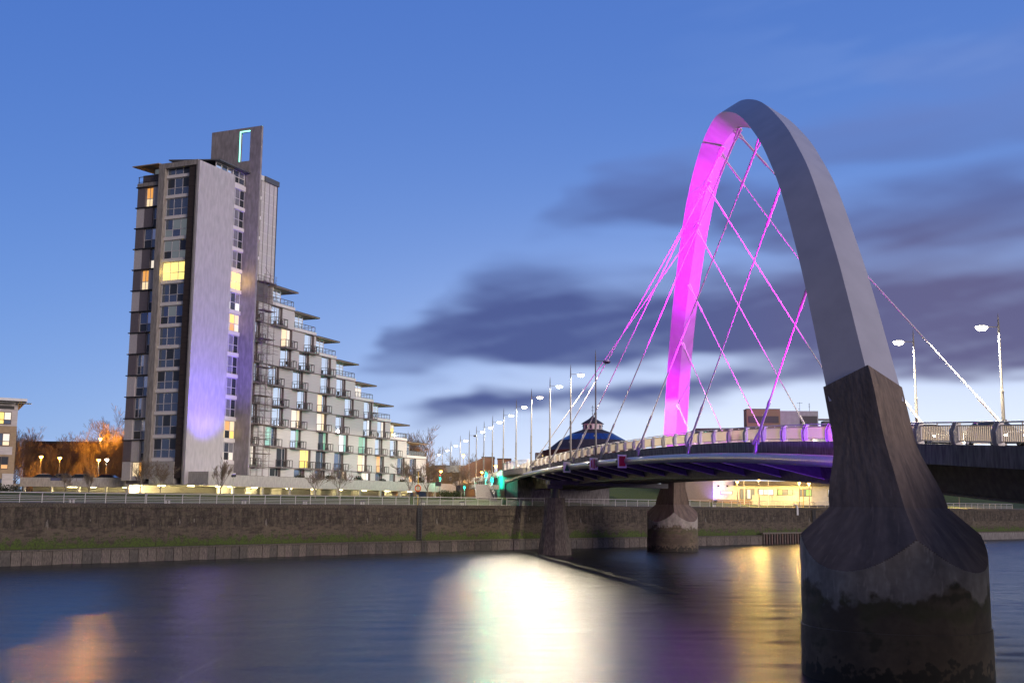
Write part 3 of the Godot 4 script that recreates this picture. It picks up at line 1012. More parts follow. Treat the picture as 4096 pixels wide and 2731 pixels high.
func river_and_ground() -> void:
	# the open river, and in view a finer sheet with low drawn-out swell
	var s := ST()
	s.set_smooth_group(1)
	quad(s, Vector3(-420, -0.09, 60), Vector3(-420, -0.09, -420), Vector3(520, -0.09, -420), Vector3(520, -0.09, 60))
	var wn := fbm(71, 3)
	var nx := 216
	var nz := 330
	var hs := []
	for j in nz + 1:
		var row := PackedFloat32Array()
		var z := -20.0 - j * 0.5
		for i in nx + 1:
			var x := -80.0 + i * 0.9
			row.append(wn.get_noise_2d(x * 0.16 + z * 0.05, z * 0.42) * 0.075)
		hs.append(row)
	for j in nz:
		var z := -20.0 - j * 0.5
		for i in nx:
			var x := -80.0 + i * 0.9
			quad(s, Vector3(x, hs[j][i], z), Vector3(x, hs[j + 1][i], z - 0.5), Vector3(x + 0.9, hs[j + 1][i + 1], z - 0.5), Vector3(x + 0.9, hs[j][i + 1], z))
	var m := StandardMaterial3D.new()
	m.resource_name = "river_water"
	m.albedo_color = lin(0.018, 0.022, 0.024)
	m.roughness = 0.27
	m.metallic_specular = 0.5
	m.uv1_triplanar = true
	m.uv1_world_triplanar = true
	m.uv1_scale = Vector3(0.22, 0.22, 0.75)
	m.heightmap_enabled = true
	m.heightmap_texture = noise_tex(0.03, 0.0, 1.0, 91, 5)
	m.heightmap_scale = 1.5
	setting("river", s, m)
	# near bank, behind and to the sides of the viewpoint
	s = ST()
	bx(s, -420, 520, -1, 4.4, -1.2, 260)
	setting("near_quay", s, M.paving)
	# inland ground, rising a little behind the promenade
	s = ST()
	var offs := [0.9, 3.4, 3.9, 10.0, 18.0, 60.0, 200.0, 900.0]
	var ys := [TOP - 0.02, TOP - 0.01, TOP + 0.05, 6.15, 6.75, 6.8, 6.8, 6.8]
	var ts := []
	for i in 61:
		ts.append(lerpf(-30.0, 430.0, i / 60.0))
	for i in 60:
		for j in range(2, offs.size() - 1):
			quad(s, quay_at(ts[i], offs[j], ys[j]), quay_at(ts[i], offs[j + 1], ys[j + 1]), quay_at(ts[i + 1], offs[j + 1], ys[j + 1]), quay_at(ts[i + 1], offs[j], ys[j]))
	setting("lawn", s, M.grass)
	s = ST()
	for i in 60:
		quad(s, quay_at(ts[i], offs[0], ys[0]), quay_at(ts[i], offs[2] + 0.2, ys[2] + 0.006), quay_at(ts[i + 1], offs[2] + 0.2, ys[2] + 0.006), quay_at(ts[i + 1], offs[0], ys[0]))
	setting("promenade", s, M.paving)
	s = ST()
	quad(s, Vector3(-1500, 6.6, -260), Vector3(-1500, 6.6, -3000), Vector3(1700, 6.6, -3000), Vector3(1700, 6.6, -260))
	setting("ground", s, M.soil)
	s = ST()
	quad(s, Vector3(6, 6.3, -176), Vector3(4, 9.4, -190), Vector3(31, 9.4, -205), Vector3(29.5, 6.3, -189))
	quad(s, Vector3(4, 9.4, -190), Vector3(2, 9.4, -232), Vector3(29, 9.4, -245), Vector3(31, 9.4, -205))
	setting("grass_bank", s, M.grass)
	s = ST()
	quad(s, Vector3(60, 6.3, -212), Vector3(58, 10.2, -222), Vector3(190, 10.2, -330), Vector3(190, 6.3, -312))
	quad(s, Vector3(58, 10.2, -222), Vector3(58, 11.0, -420), Vector3(300, 11.0, -420), Vector3(190, 10.2, -330))
	setting("embankment", s, M.grass)

func block(called: String, len: float, y0: float, y1: float, front: float, depth: float, t: float, u0: float, m: Material, parent: Node3D) -> void:
	# a wall stone with its own edges: mapped so that stains run on from stone to stone
	var s := ST()
	var a := t
	var b := t + len
	var f := func(tt: float, back: float, y: float) -> Vector3: return quay_at(tt, back, y) - parent.position
	var c := 0.02
	var p := [f.call(a, front, y0), f.call(b, front, y0), f.call(b, front, y1), f.call(a, front, y1)]
	var q := [f.call(a - c, front + depth, y0), f.call(b + c, front + depth, y0), f.call(b + c, front + depth, y1), f.call(a - c, front + depth, y1)]
	var uv := func(tt: float, y: float) -> Vector2: return Vector2(tt / 24.0 + u0, 1.0 - y / 5.6)
	var ua := [uv.call(a, y0), uv.call(b, y0), uv.call(b, y1), uv.call(a, y1)]
	quad_uv(s, [p[0], p[3], p[2], p[1]], [ua[0], ua[3], ua[2], ua[1]])
	for i in 4:
		var j := (i + 1) % 4
		quad_uv(s, [p[i], p[j], q[j], q[i]], [ua[i], ua[j], ua[j], ua[i]])
	part(called, s, m, parent)

func quay() -> void:
	rng.seed = 41
	var w := thing("quay_wall", quay_at(110, 0, 0), "long stained masonry quay wall with green moss along the far bank", "wall")
	var t0 := quay_t(-52.0)
	var t1 := quay_t(100.0)
	# mass behind the stones
	var s := ST()
	var t := t0 - 60.0
	while t < t1 + 100.0:
		var p := []
		for y in [-1.5, TOP - 0.06]:
			for v in [[t, 0.10], [t + 4.0, 0.10], [t + 4.0, 1.2], [t, 1.2]]:
				p.append(quay_at(v[0], v[1], y) - w.position)
		hexa(s, p)
		t += 4.0
	part("backing", s, M.black, w)
	# two courses of stones, then the older lower face
	t = t0
	var row := 0
	while t < t1:
		var l := 2.6 + rng.randf_range(-0.25, 0.25)
		block("coping_stone", l - 0.02, TOP - 0.42, TOP, -0.06 + rng.randf_range(-0.012, 0.012), 1.2, t, 0.0, [M.coping, M.coping_b][rng.randi() % 2], w)
		t += l
	for r in [[4.32, 5.185], [3.42, 4.305]]:
		t = t0 - rng.randf() * 2.0
		while t < t1:
			var l := 3.9 + rng.randf_range(-0.5, 0.5)
			block("wall_stone", l - 0.022, r[0], r[1], 0.02 + rng.randf_range(-0.018, 0.018), 0.3, t, 0.0, M.quay_face, w)
			t += l
	t = t0
	while t < t1:
		block("lower_stone", 5.98, 1.2, 3.405, -0.05, 0.3, t, 0.0, M.quay_face, w)
		t += 6.0
	# timber fender along the toe
	s = ST()
	bx(s, 0, 0.91, -1.4, 1.22, 0.45, 0.74)
	var pm := mesh_of(s)
	t = t0
	var i := 0
	while t < quay_t(62.0):
		var x := quay_x(t, 0.0, 0.0)
		x.origin += -w.position + Vector3(0, rng.randf_range(-0.02, 0.02), 0) + x.basis.z * rng.randf_range(0.0, 0.07)
		inst("toe_plank", pm, [M.plank_a, M.plank_b, M.plank_c][rng.randi() % 3], w, x)
		t += 0.95
	t = t0
	while t < t1 + 60.0:
		s = ST()
		var p := []
		for y in [1.225, 1.36]:
			for v in [[t, -0.86], [t + 5.96, -0.86], [t + 5.96, -0.052], [t, -0.052]]:
				p.append(quay_at(v[0], v[1], y) - w.position)
		hexa(s, p)
		part("toe_beam", s, M.plank_a, w)
		t += 6.0
	# beyond the planks the toe is a plain concrete apron
	s = ST()
	t = quay_t(62.0)
	while t < t1 + 60.0:
		var p := []
		for y in [-1.4, 1.22]:
			for v in [[t, -0.75], [t + 6.0, -0.75], [t + 6.0, -0.052], [t, -0.052]]:
				p.append(quay_at(v[0], v[1], y) - w.position)
		hexa(s, p)
		t += 6.0
	part("apron", s, M.deck_concrete, w)
	# railings, in lengths
	var post := ST()
	tube(post, [Vector3(0, 0, 0), Vector3(0, 0.72, 0), Vector3(0, 0.86, 0.035), Vector3(0, 0.93, 0.12)], 0.036, 6)
	var post_m := mesh_of(post)
	for sec in [[-52.0, -36.1, "left"], [-36.0, -12.0, "mid"], [-11.5, -0.9, "right"], [-0.3, 30.0, "under"], [30.5, 60.0, "casino"], [60.5, 98.0, "far"]]:
		var lab: String = {"left": "grey tube railing on the quay edge at the far left", "mid": "long grey tube railing on the quay in front of the apartment block", "right": "grey tube railing on the quay in front of the stairs", "under": "grey tube railing on the quay in shade under the bridge", "casino": "pale railing on the quay before the low lit building", "far": "distant railing on the quay seen under the deck at right"}[sec[2]]
		var a := quay_t(sec[0])
		var b := quay_t(sec[1])
		var o := thing("quay_railing", quay_at(a, 0.35, TOP), lab, "railing", "quay railings")
		var n := roundi((b - a) / 2.05)
		var stp := (b - a) / n
		for k in n + 1:
			var x := quay_x(a + k * stp, 0.35, TOP)
			x.origin -= o.position
			inst("post", post_m, M.rail_steel, o, x)
		for h in [0.14, 0.30, 0.46, 0.62, 0.94]:
			var pts := []
			for k in n + 1:
				pts.append(quay_at(a + k * stp, 0.35 + (0.12 if h > 0.9 else 0.0), TOP + h) - o.position)
			s = ST()
			tube(s, pts, 0.038 if h > 0.9 else 0.02, 6)
			part("rail", s, M.rail_steel, o)
	# mooring bollards
	var bol := ST()
	lathe(bol, [Vector2(0.13, 0), Vector2(0.10, 0.06), Vector2(0.10, 0.30), Vector2(0, 0.30)], 10, Vector3(-0.17, 0, 0))
	lathe(bol, [Vector2(0.13, 0), Vector2(0.10, 0.06), Vector2(0.10, 0.30), Vector2(0, 0.30)], 10, Vector3(0.17, 0, 0))
	var bm := mesh_of(bol)
	var cap := ST()
	bx(cap, -0.38, 0.38, 0.301, 0.40, -0.16, 0.16)
	bx(cap, -0.32, 0.32, 0.40, 0.44, -0.12, 0.12)
	var cm := mesh_of(cap)
	var bl := [[-41.2, "mooring bollard on the quay at the far left"], [-34.3, "mooring bollard on the quay below the parked cars' end of the podium"], [-28.1, "mooring bollard on the quay before the tower foot"], [-22.6, "mooring bollard on the quay before the white podium's left end"], [-16.9, "mooring bollard on the quay left of the life ring"], [-10.3, "mooring bollard on the quay just right of the life ring"], [-5.7, "mooring bollard on the quay near the foot of the stairs"], [31.0, "mooring bollard on the quay just right of the far pier"]]
	for v in bl:
		var tt := quay_t(v[0])
		var o := thing("bollard", quay_at(tt, 0.62, TOP), v[1], "bollard", "mooring bollards")
		o.transform.basis = quay_x(tt, 0, 0).basis
		inst("stem", bm, M.rail_steel, o, Transform3D())
		inst("cap", cm, M.roof_metal, o, Transform3D())
	# ladder in its slot
	for v in [[-11.05, "rusty steel ladder down the quay wall below the life ring"], [49.0, "dark ladder down the quay wall before the low lit building"], [78.5, "dark ladder on the distant quay wall at far right"]]:
		var tt := quay_t(v[0])
		var o := thing("quay_ladder", quay_at(tt, -0.14, 0.3), v[1], "ladder", "quay ladders")
		o.transform.basis = quay_x(tt, 0, 0).basis
		s = ST()
		for k in [-0.24, 0.24]:
			tube(s, [Vector3(k, -0.6, 0.85), Vector3(k, 1.2, 0.85), Vector3(k, 1.25, 0.0), Vector3(k, 6.1, 0.0), Vector3(k, 6.25, -0.4)], 0.035, 6)
		part("stile", s, M.dark_steel, o)
		s = ST()
		for k in 16:
			tube(s, [Vector3(-0.24, 1.35 + k * 0.3, 0), Vector3(0.24, 1.35 + k * 0.3, 0)], 0.02, 5)
		part("rung", s, M.dark_steel, o)
		s = ST()
		bx(s, -0.42, 0.42, 1.1, 5.0, -0.075, -0.05)
		part("recess_plate", s, M.black, o)
	# life ring on its yellow post
	var lp := quay_at(quay_t(-10.95), 0.5, TOP)
	var lr := thing("life_ring_post", lp, "orange life ring on a yellow post beside the quay ladder", "life ring")
	s = ST()
	tube(s, [Vector3(0, 0, 0), Vector3(0, 4.0, 0)], 0.055, 8)
	part("post", s, M.yellow_paint, lr)
	s = ST()
	var pts := []
	for k in 25:
		var a := TAU * k / 24.0
		pts.append(Vector3(cos(a) * 0.33, 2.0 + sin(a) * 0.36, 0.12))
	tube(s, pts, 0.075, 8, false)
	part("ring", s, M.orange_ring, lr)
	s = ST()
	bx(s, -0.18, 0.18, 1.25, 1.6, 0.06, 0.16)
	bx(s, 0.07, 0.30, 2.95, 3.35, -0.05, 0.05)
	part("rope_box", s, M.black, lr)
	# timber fender frame, tyre buoy and drain heads on the right-hand quay
	var tf := quay_t(38.2)
	var fr := thing("fender_frame", quay_at(tf, -1.0, 0), "row of brown timber fender piles at the foot of the quay", "fender")
	fr.transform.basis = quay_x(tf, 0, 0).basis
	for k in 15:
		s = ST()
		bx(s, k * 0.62, k * 0.62 + 0.24, -0.6, 1.55, -0.2, 0.1)
		part("pile", s, [M.plank_a, M.brick_brown][k % 2], fr)
	s = ST()
	bx(s, -0.2, 9.3, 1.56, 1.8, -0.25, 0.15)
	part("waling", s, M.plank_b, fr)
	for v in [[45.7, "left"], [53.4, "right"]]:
		var o := thing("mooring_bracket", quay_at(quay_t(v[0]), 0.0, TOP - 0.9), "hooked metal mooring bracket on the quay edge, %s of the pair" % v[1], "mooring bracket", "mooring brackets")
		s = ST()
		tube(s, [Vector3(0, -0.3, 0.2), Vector3(0, 0.9, 0.2), Vector3(-0.15, 1.3, 0.2), Vector3(-0.55, 1.35, 0.2)], [0.22, 0.2, 0.19, 0.16], 8)
		part("arm", s, M.metal_panel, o)

# ---------------------------------------------------------------- trees
func branch(st: SurfaceTool, cr: SurfaceTool, p: Vector3, d: Vector3, len: float, r: float, depth: int, spread: float, up: float) -> void:
	var pts := [p]
	var rad := [r]
	var q := p
	var dd := d
	for i in 3:
		dd = (dd + Vector3(rng.randf_range(-1, 1), rng.randf_range(-0.5, 1.0) * up, rng.randf_range(-1, 1)) * 0.16).normalized()
		q += dd * (len / 3.0)
		pts.append(q)
		rad.append(maxf(r * (1.0 - 0.22 * (i + 1)), 0.013))
	if depth >= 3:
		tube(st, pts, rad, 6, false)
	else:
		tube(cr, pts, rad, 3, false)
	if depth == 0:
		return
	var n := 3 if depth > 1 else 4
	if depth >= 4:
		n = 4
	for i in n:
		var at: Vector3 = pts[rng.randi_range(1, 3)] if i > 0 else pts[3]
		var side := Vector3(rng.randf_range(-1, 1), rng.randf_range(-0.4, 0.7), rng.randf_range(-1, 1)).normalized()
		var nd := (dd + side * spread + Vector3.UP * up * 0.35).normalized()
		branch(st, cr, at, nd, len * rng.randf_range(0.62, 0.82), r * rng.randf_range(0.42, 0.56), depth - 1, spread, up)

func tree_meshes(sd: int, high: float, depth: int, spread: float, up: float, r: float, clear := 0.3) -> Array:
	rng.seed = sd
	var a := ST()
	var b := ST()
	tube(a, [Vector3(0, -0.3, 0), Vector3(0.02, high * clear, 0.03)], [r * 1.15, r], 7, false)
	var top := Vector3(0.02, high * clear, 0.03)
	for i in 4:
		var w := TAU * i / 4.0 + rng.randf()
		branch(a, b, top - Vector3(0, high * 0.04 * i, 0), Vector3(cos(w) * spread, 1.0, sin(w) * spread).normalized(), high * 0.26, r * 0.6, depth, spread, up)
	branch(a, b, top, Vector3.UP, high * 0.30, r * 0.8, depth, spread, up)
	return [mesh_of(a), mesh_of(b)]

func tree(called: String, ms: Array, at: Vector3, scale: float, turn: float, label: String, group: String, tm: Material, cm: Material) -> void:
	var t := thing(called, at, label, "tree", group)
	t.rotation.y = turn
	var x := Transform3D(Basis.from_scale(Vector3.ONE * scale), Vector3.ZERO)
	inst("trunk", ms[0], tm, t, x)
	inst("crown", ms[1], cm, t, x)

func bush_mesh(sd: int, rx: float, ry: float, n: int, size: float) -> ArrayMesh:
	rng.seed = sd
	var s := ST()
	for i in n:
		var v := Vector3(rng.randf_range(-1, 1), rng.randf_range(0, 1), rng.randf_range(-1, 1))
		if Vector3(v.x, v.y * 0.9, v.z).length() > 0.92 + rng.randf_range(-0.25, 0.18):
			continue
		var p := Vector3(v.x * rx, v.y * ry, v.z * rx * 0.7)
		var a := Vector3(rng.randf_range(-1, 1), rng.randf_range(-1, 1), rng.randf_range(-1, 1)).normalized() * size
		var b := a.cross(Vector3(rng.randf_range(-1, 1), rng.randf_range(-1, 1), rng.randf_range(-1, 1))).normalized() * size * 0.5
		for w in [p - a, p + b, p + a, p - a, p + a, p - b]:
			s.add_vertex(w)
	return mesh_of(s)

# ---------------------------------------------------------------- apartment block
var pane_mesh: ArrayMesh
var win_meshes := {}

func window_unit(parent: Node3D, x: Transform3D, w: float, h: float, cols: Array, rows: Array, fm: Material, mats: Array) -> void:
	# local: x along, y up, z outward. cols/rows are fractions where the bars stand
	var key := str([w, h, cols, rows])
	if not win_meshes.has(key):
		var s := ST()
		var b := 0.04
		for c in [0.0] + cols + [1.0]:
			var cx: float = clampf(c * w, b, w - b)
			bx(s, cx - b, cx + b, 0, h, -0.05, 0.05)
		for r in [0.0] + rows + [1.0]:
			var cy: float = clampf(r * h, b, h - b)
			bx(s, 0, w, cy - b, cy + b, -0.045, 0.045)
		win_meshes[key] = mesh_of(s)
	var f := inst("window", win_meshes[key], fm, parent, x)
	if pane_mesh == null:
		var s := ST()
		bx(s, 0, 1, 0, 1, -0.01, 0.01)
		pane_mesh = mesh_of(s)
	var cs: Array = [0.0] + cols + [1.0]
	var rs: Array = [0.0] + rows + [1.0]
	var k := 0
	for i in cs.size() - 1:
		for j in rs.size() - 1:
			var t := Transform3D(Basis.from_scale(Vector3((cs[i + 1] - cs[i]) * w, (rs[j + 1] - rs[j]) * h, 1)), Vector3(cs[i] * w, rs[j] * h, 0))
			inst("pane", pane_mesh, M[mats[k % mats.size()]], f, t)
			k += 1

func wall_box(called: String, b: Node3D, m: Material, x0: float, x1: float, y0: float, y1: float, z0: float, z1: float) -> MeshInstance3D:
	var s := ST()
	bx(s, x0, x1, y0, y1, z0, z1)
	return part(called, s, m, b)

func fl(k: int) -> float:
	return 10.75 + 2.905 * k

func apartments() -> void:
	rng.seed = 7
	var b := thing("apartment_building", Vector3(-36, 0, -157), "stepped white apartment block with tall slab tower and rows of balconies", "building", "", deg_to_rad(67.0))
	var WIN := {7: [[-1.6, 0.1], [3.1, 6.0]], 6: [[-1.6, 0.7], [5.8, 8.7], [11.9, 14.6]], 5: [[-1.7, 0.3], [5.7, 8.6], [10.6, 13.4], [16.8, 19.6]],
		4: [[-1.7, 0.9], [2.9, 5.7], [9.1, 11.9], [16.7, 19.5], [21.3, 24.1]], 3: [[-1.8, 0.0], [4.3, 7.1], [10.5, 13.2], [16.0, 18.7], [24.0, 26.8], [30.0, 32.8]],
		2: [[-1.8, 0.8], [4.2, 7.1], [9.1, 12.0], [16.0, 18.8], [21.4, 24.1], [30.0, 32.6], [34.6, 37.3]],
		1: [[-1.8, 0.1], [2.8, 5.7], [9.1, 11.9], [16.6, 19.4], [22.6, 25.4], [28.6, 31.4], [34.0, 36.5], [39.1, 41.8]],
		0: [[-1.6, 0.8], [5.7, 8.5], [11.7, 14.7], [16.0, 18.8], [21.3, 24.1], [28.5, 31.4], [34.6, 37.2], [41.8, 44.5], [46.4, 48.8]],
		-1: [[4.2, 7.0], [10.3, 13.2], [16.0, 18.8], [22.4, 25.2], [29.8, 32.7], [34.3, 36.7], [39.1, 41.2], [46.2, 48.8]]}
	var LIT := {"6_1": ["window_cream", "window_warm"], "2_2": ["window_warm", "window_cream"], "2_3": ["window_yellow", "window_cream", "window_warm"], "1_1": ["window_green", "window_teal", "glass_mid"],
		"1_2": ["window_green", "glass_sky"], "1_3": ["window_green", "glass_dark"], "1_4": ["window_teal", "window_white", "window_teal"], "1_5": ["window_teal", "window_green"], "0_0": ["window_cream"],
		"0_1": ["glass_dark"], "0_2": ["window_yellow"], "0_3": ["glass_mid", "glass_dark"], "0_4": ["glass_mid"], "0_5": ["window_cream", "window_warm"], "0_6": ["glass_dark", "window_orange", "glass_mid"],
		"0_7": ["glass_mid"], "0_8": ["glass_mid"], "3_3": ["glass_sky", "window_warm", "glass_sky"], "-1_0": ["glass_dark"], "-1_1": ["glass_dark", "glass_mid"], "-1_2": ["glass_mid"], "-1_3": ["window_warm", "glass_mid"],
		"-1_4": ["window_white", "window_cream"], "-1_5": ["glass_mid"], "-1_6": ["window_dim"], "-1_7": ["glass_mid", "window_orange"], "2_6": ["window_cream", "glass_sky"], "2_5": ["window_white", "glass_sky"]}
	var ORD := ["first", "second", "third", "fourth", "fifth", "sixth", "seventh", "eighth", "ninth"]
	# shared balcony pieces, 3 m wide
	var slab := ST()
	bx(slab, 0, 1, -0.20, 0.0, 0.01, 0.95)
	var slab_m := mesh_of(slab)
	var rl := ST()
	for k in 5:
		bx(rl, k * 0.74 - (0.0 if k == 0 else 0.05), k * 0.74 + 0.05, 0, 1.06, 0.88, 0.94)
	for k in 2:
		bx(rl, k * 2.96, 0.05 + k * 2.96, 0, 1.06, 0.02, 0.07)
	bx(rl, 0, 3.01, 1.0, 1.07, 0.87, 0.95)
	bx(rl, 0, 3.01, 0.04, 0.09, 0.88, 0.94)
	for e in [0.0, 2.96]:
		bx(rl, e, e + 0.05, 1.0, 1.07, 0.02, 0.88)
		bx(rl, e, e + 0.05, 0.04, 0.09, 0.02, 0.88)
	var rl_m := mesh_of(rl)
	var ch := ST()
	bx(ch, 0, 0.42, 0.36, 0.42, 0, 0.42)
	bx(ch, 0, 0.42, 0.42, 0.88, 0.0, 0.05)
	for v in [[0, 0], [0.38, 0], [0, 0.38], [0.38, 0.38]]:
		bx(ch, v[0], v[0] + 0.04, 0, 0.36, v[1], v[1] + 0.04)
	var ch_m := mesh_of(ch)
	for k in range(-1, 8):
		var y0 := fl(k)
		var y1 := fl(k + 1)
		var ue := 9.1 + 6.0 * (7 - k) if k > 0 else (52.6 if k == 0 else 53.0)
		if k == -1:
			y0 = 8.0
		var t := -3.6
		var i := 0
		for wv in (WIN[k] as Array):
			if wv[0] > t + 0.05:
				wall_box("wall_panel", b, [M.clad_a, M.clad_b][rng.randi() % 2], t, wv[0], y0, y1 - 0.10, -0.4, 0.0)
			var u: float = wv[0]
			var w: float = wv[1] - wv[0]
			var mats: Array = LIT.get("%d_%d" % [k, i], ["glass_sky"])
			window_unit(b, Transform3D(Basis(), Vector3(u + 0.01, y0 + (0.02 if k >= 0 else 1.4), -0.30)), w - 0.26, y1 - y0 - 0.12 - (0.02 if k >= 0 else 1.4), [0.16, 0.70], [], M.window_frame, mats)
			wall_box("brown_jamb", b, M.reveal, wv[1] - 0.24, wv[1] - 0.002, y0, y1 - 0.10, -0.4, -0.02)
			wall_box("window_head", b, M.reveal, u, wv[1] - 0.245, y1 - 0.098, y1, -0.5, -0.05)
			if k == -1:
				wall_box("window_base", b, M.clad_a, u, wv[1] - 0.245, y0, y0 + 1.39, -0.4, -0.05)
			if k >= 0:
				var n := inst("balcony", slab_m, M.ledge, b, Transform3D(Basis.from_scale(Vector3(w + 0.16, 1, 1)), Vector3(u - 0.08, y0, 0)))
				var sx := (w + 0.16) / 3.01
				var inv := Transform3D(Basis.from_scale(Vector3(1.0 / (w + 0.16), 1, 1)), Vector3.ZERO)
				inst("railing", rl_m, M.balcony_steel, n, inv * Transform3D(Basis.from_scale(Vector3(sx, 1, 1)), Vector3.ZERO))
				if (k * 3 + i) % 5 != 4:
					var o := thing("balcony_chair", b.transform * Vector3(u + w * rng.randf_range(0.3, 0.7), y0 + 0.005, 0.3), "dark garden chair on the %s balcony from the tower, %s row up" % [ORD[i], ORD[k]], "chair", "chairs on the balconies", deg_to_rad(67.0) + rng.randf_range(-1, 1))
					inst("frame", ch_m, [M.black, M.reveal][rng.randi() % 2], o, Transform3D())
			t = wv[1]
			i += 1
		wall_box("wall_panel", b, M.clad_a, t, ue, y0, y1 - 0.10, -0.4, 0.0)
		wall_box("core", b, M.render_white, 0.0 if k > 6 else -3.0, ue - 0.01, y0, y1 - 0.01, -10.0, -0.45)
		wall_box("floor_ledge", b, M.ledge, -3.6, ue + 0.02, y1 - 0.098, y1 + 0.02, -0.44, 0.14)
	# set-back flats with terraces at each step
	var PH := {8: [3.1, 6.6], 7: [9.5, 12.6], 6: [15.5, 18.6], 5: [21.5, 24.6], 4: [27.6, 30.4], 3: [33.4, 36.2], 2: [39.3, 41.8], 1: [45.1, 47.6]}
	for k in range(1, 9):
		var y0 := fl(k)
		var u1 := 9.1 + 6.0 * (8 - k) if k > 1 else 52.6
		var u0 := 9.1 + 6.0 * (7 - k) if k < 8 else 3.45
		var p: Array = PH[k]
		wall_box("terrace_band", b, M.band_white, u0 + 0.02, u1, y0 + 0.025, y0 + 0.46, -9.6, 0.06)
		var pw: float = p[1] - u0 - 0.2
		var lm: Array = ["window_cream", "glass_sky"] if k == 4 else (["window_yellow", "window_cream"] if k == 2 else (["glass_mid"] if k == 1 else ["glass_sky"]))
		window_unit(b, Transform3D(Basis(), Vector3(u0 + 0.2, y0 + 0.465, -0.9)), pw, 2.15, [0.33, 0.66], [0.72], M.band_white, lm)
		wall_box("corner_post", b, M.band_white, u0 + 0.02, u0 + 0.18, y0 + 0.465, y0 + 2.65, -1.0, -0.1)
		window_unit(b, Transform3D(Basis(Vector3.UP, PI / 2), Vector3(p[1] + 0.06, y0 + 0.465, -1.0)), 4.0, 2.15, [0.25, 0.5, 0.75], [0.72], M.band_white, lm)
		wall_box("setback_room", b, M.render_white, u0 + 0.02, p[1] - 0.06, y0 + 0.47, y0 + 2.6, -9.0, -1.12)
		# thin roof with a ribbed metal edge
		var s := ST()
		hexa(s, [Vector3(u0 - 0.1, y0 + 2.66, -9.5), Vector3(u1 + 0.3, y0 + 2.62, -9.5), Vector3(u1 + 0.3, y0 + 2.62, 0.4), Vector3(u0 - 0.1, y0 + 2.66, 0.4), Vector3(u0 - 0.1, y0 + 2.80, -9.5), Vector3(u1 + 0.3, y0 + 2.74, -9.5), Vector3(u1 + 0.3, y0 + 2.74, 0.4), Vector3(u0 - 0.1, y0 + 2.80, 0.4)])
		var rf := part("roof", s, M.soffit, b)
		s = ST()
		var q := u0
		while q < u1 + 0.25:
			bx(s, q, q + 0.09, y0 + 2.81 - (q - u0) * 0.008, y0 + 2.90 - (q - u0) * 0.008, -9.4, 0.42)
			q += 0.22
		bx(s, u0 - 0.1, u1 + 0.31, y0 + 2.745, y0 + 2.755, -9.5, 0.44)
		part("roof_rib", s, M.roof_metal, rf)
		var tr := ST()
		q = u0 + 0.1
		while q < u1 - 0.2:
			bx(tr, q, q + 0.05, y0 + 0.461, y0 + 1.28, -0.06, -0.01)
			q += 0.92
		bx(tr, u0 + 0.1, u1 - 0.3, y0 + 1.22, y0 + 1.29, -0.07, 0.0)
		bx(tr, u0 + 0.1, u1 - 0.3, y0 + 0.52, y0 + 0.56, -0.06, -0.01)
		bx(tr, u1 - 0.36, u1 - 0.3, y0 + 0.461, y0 + 1.28, -0.06, -0.01)
		bx(tr, u1 - 0.36, u1 - 0.3, y0 + 1.22, y0 + 1.29, -5.0, -0.07)
		var tn := part("terrace_railing", tr, M.balcony_steel, b)
		inst("glass_panel", pane_mesh, M.clear_glass, tn, Transform3D(Basis.from_scale(Vector3(u1 - u0 - 0.5, 0.64, 0.4)), Vector3(u0 + 0.12, y0 + 0.57, -0.035)))
	tower(b)

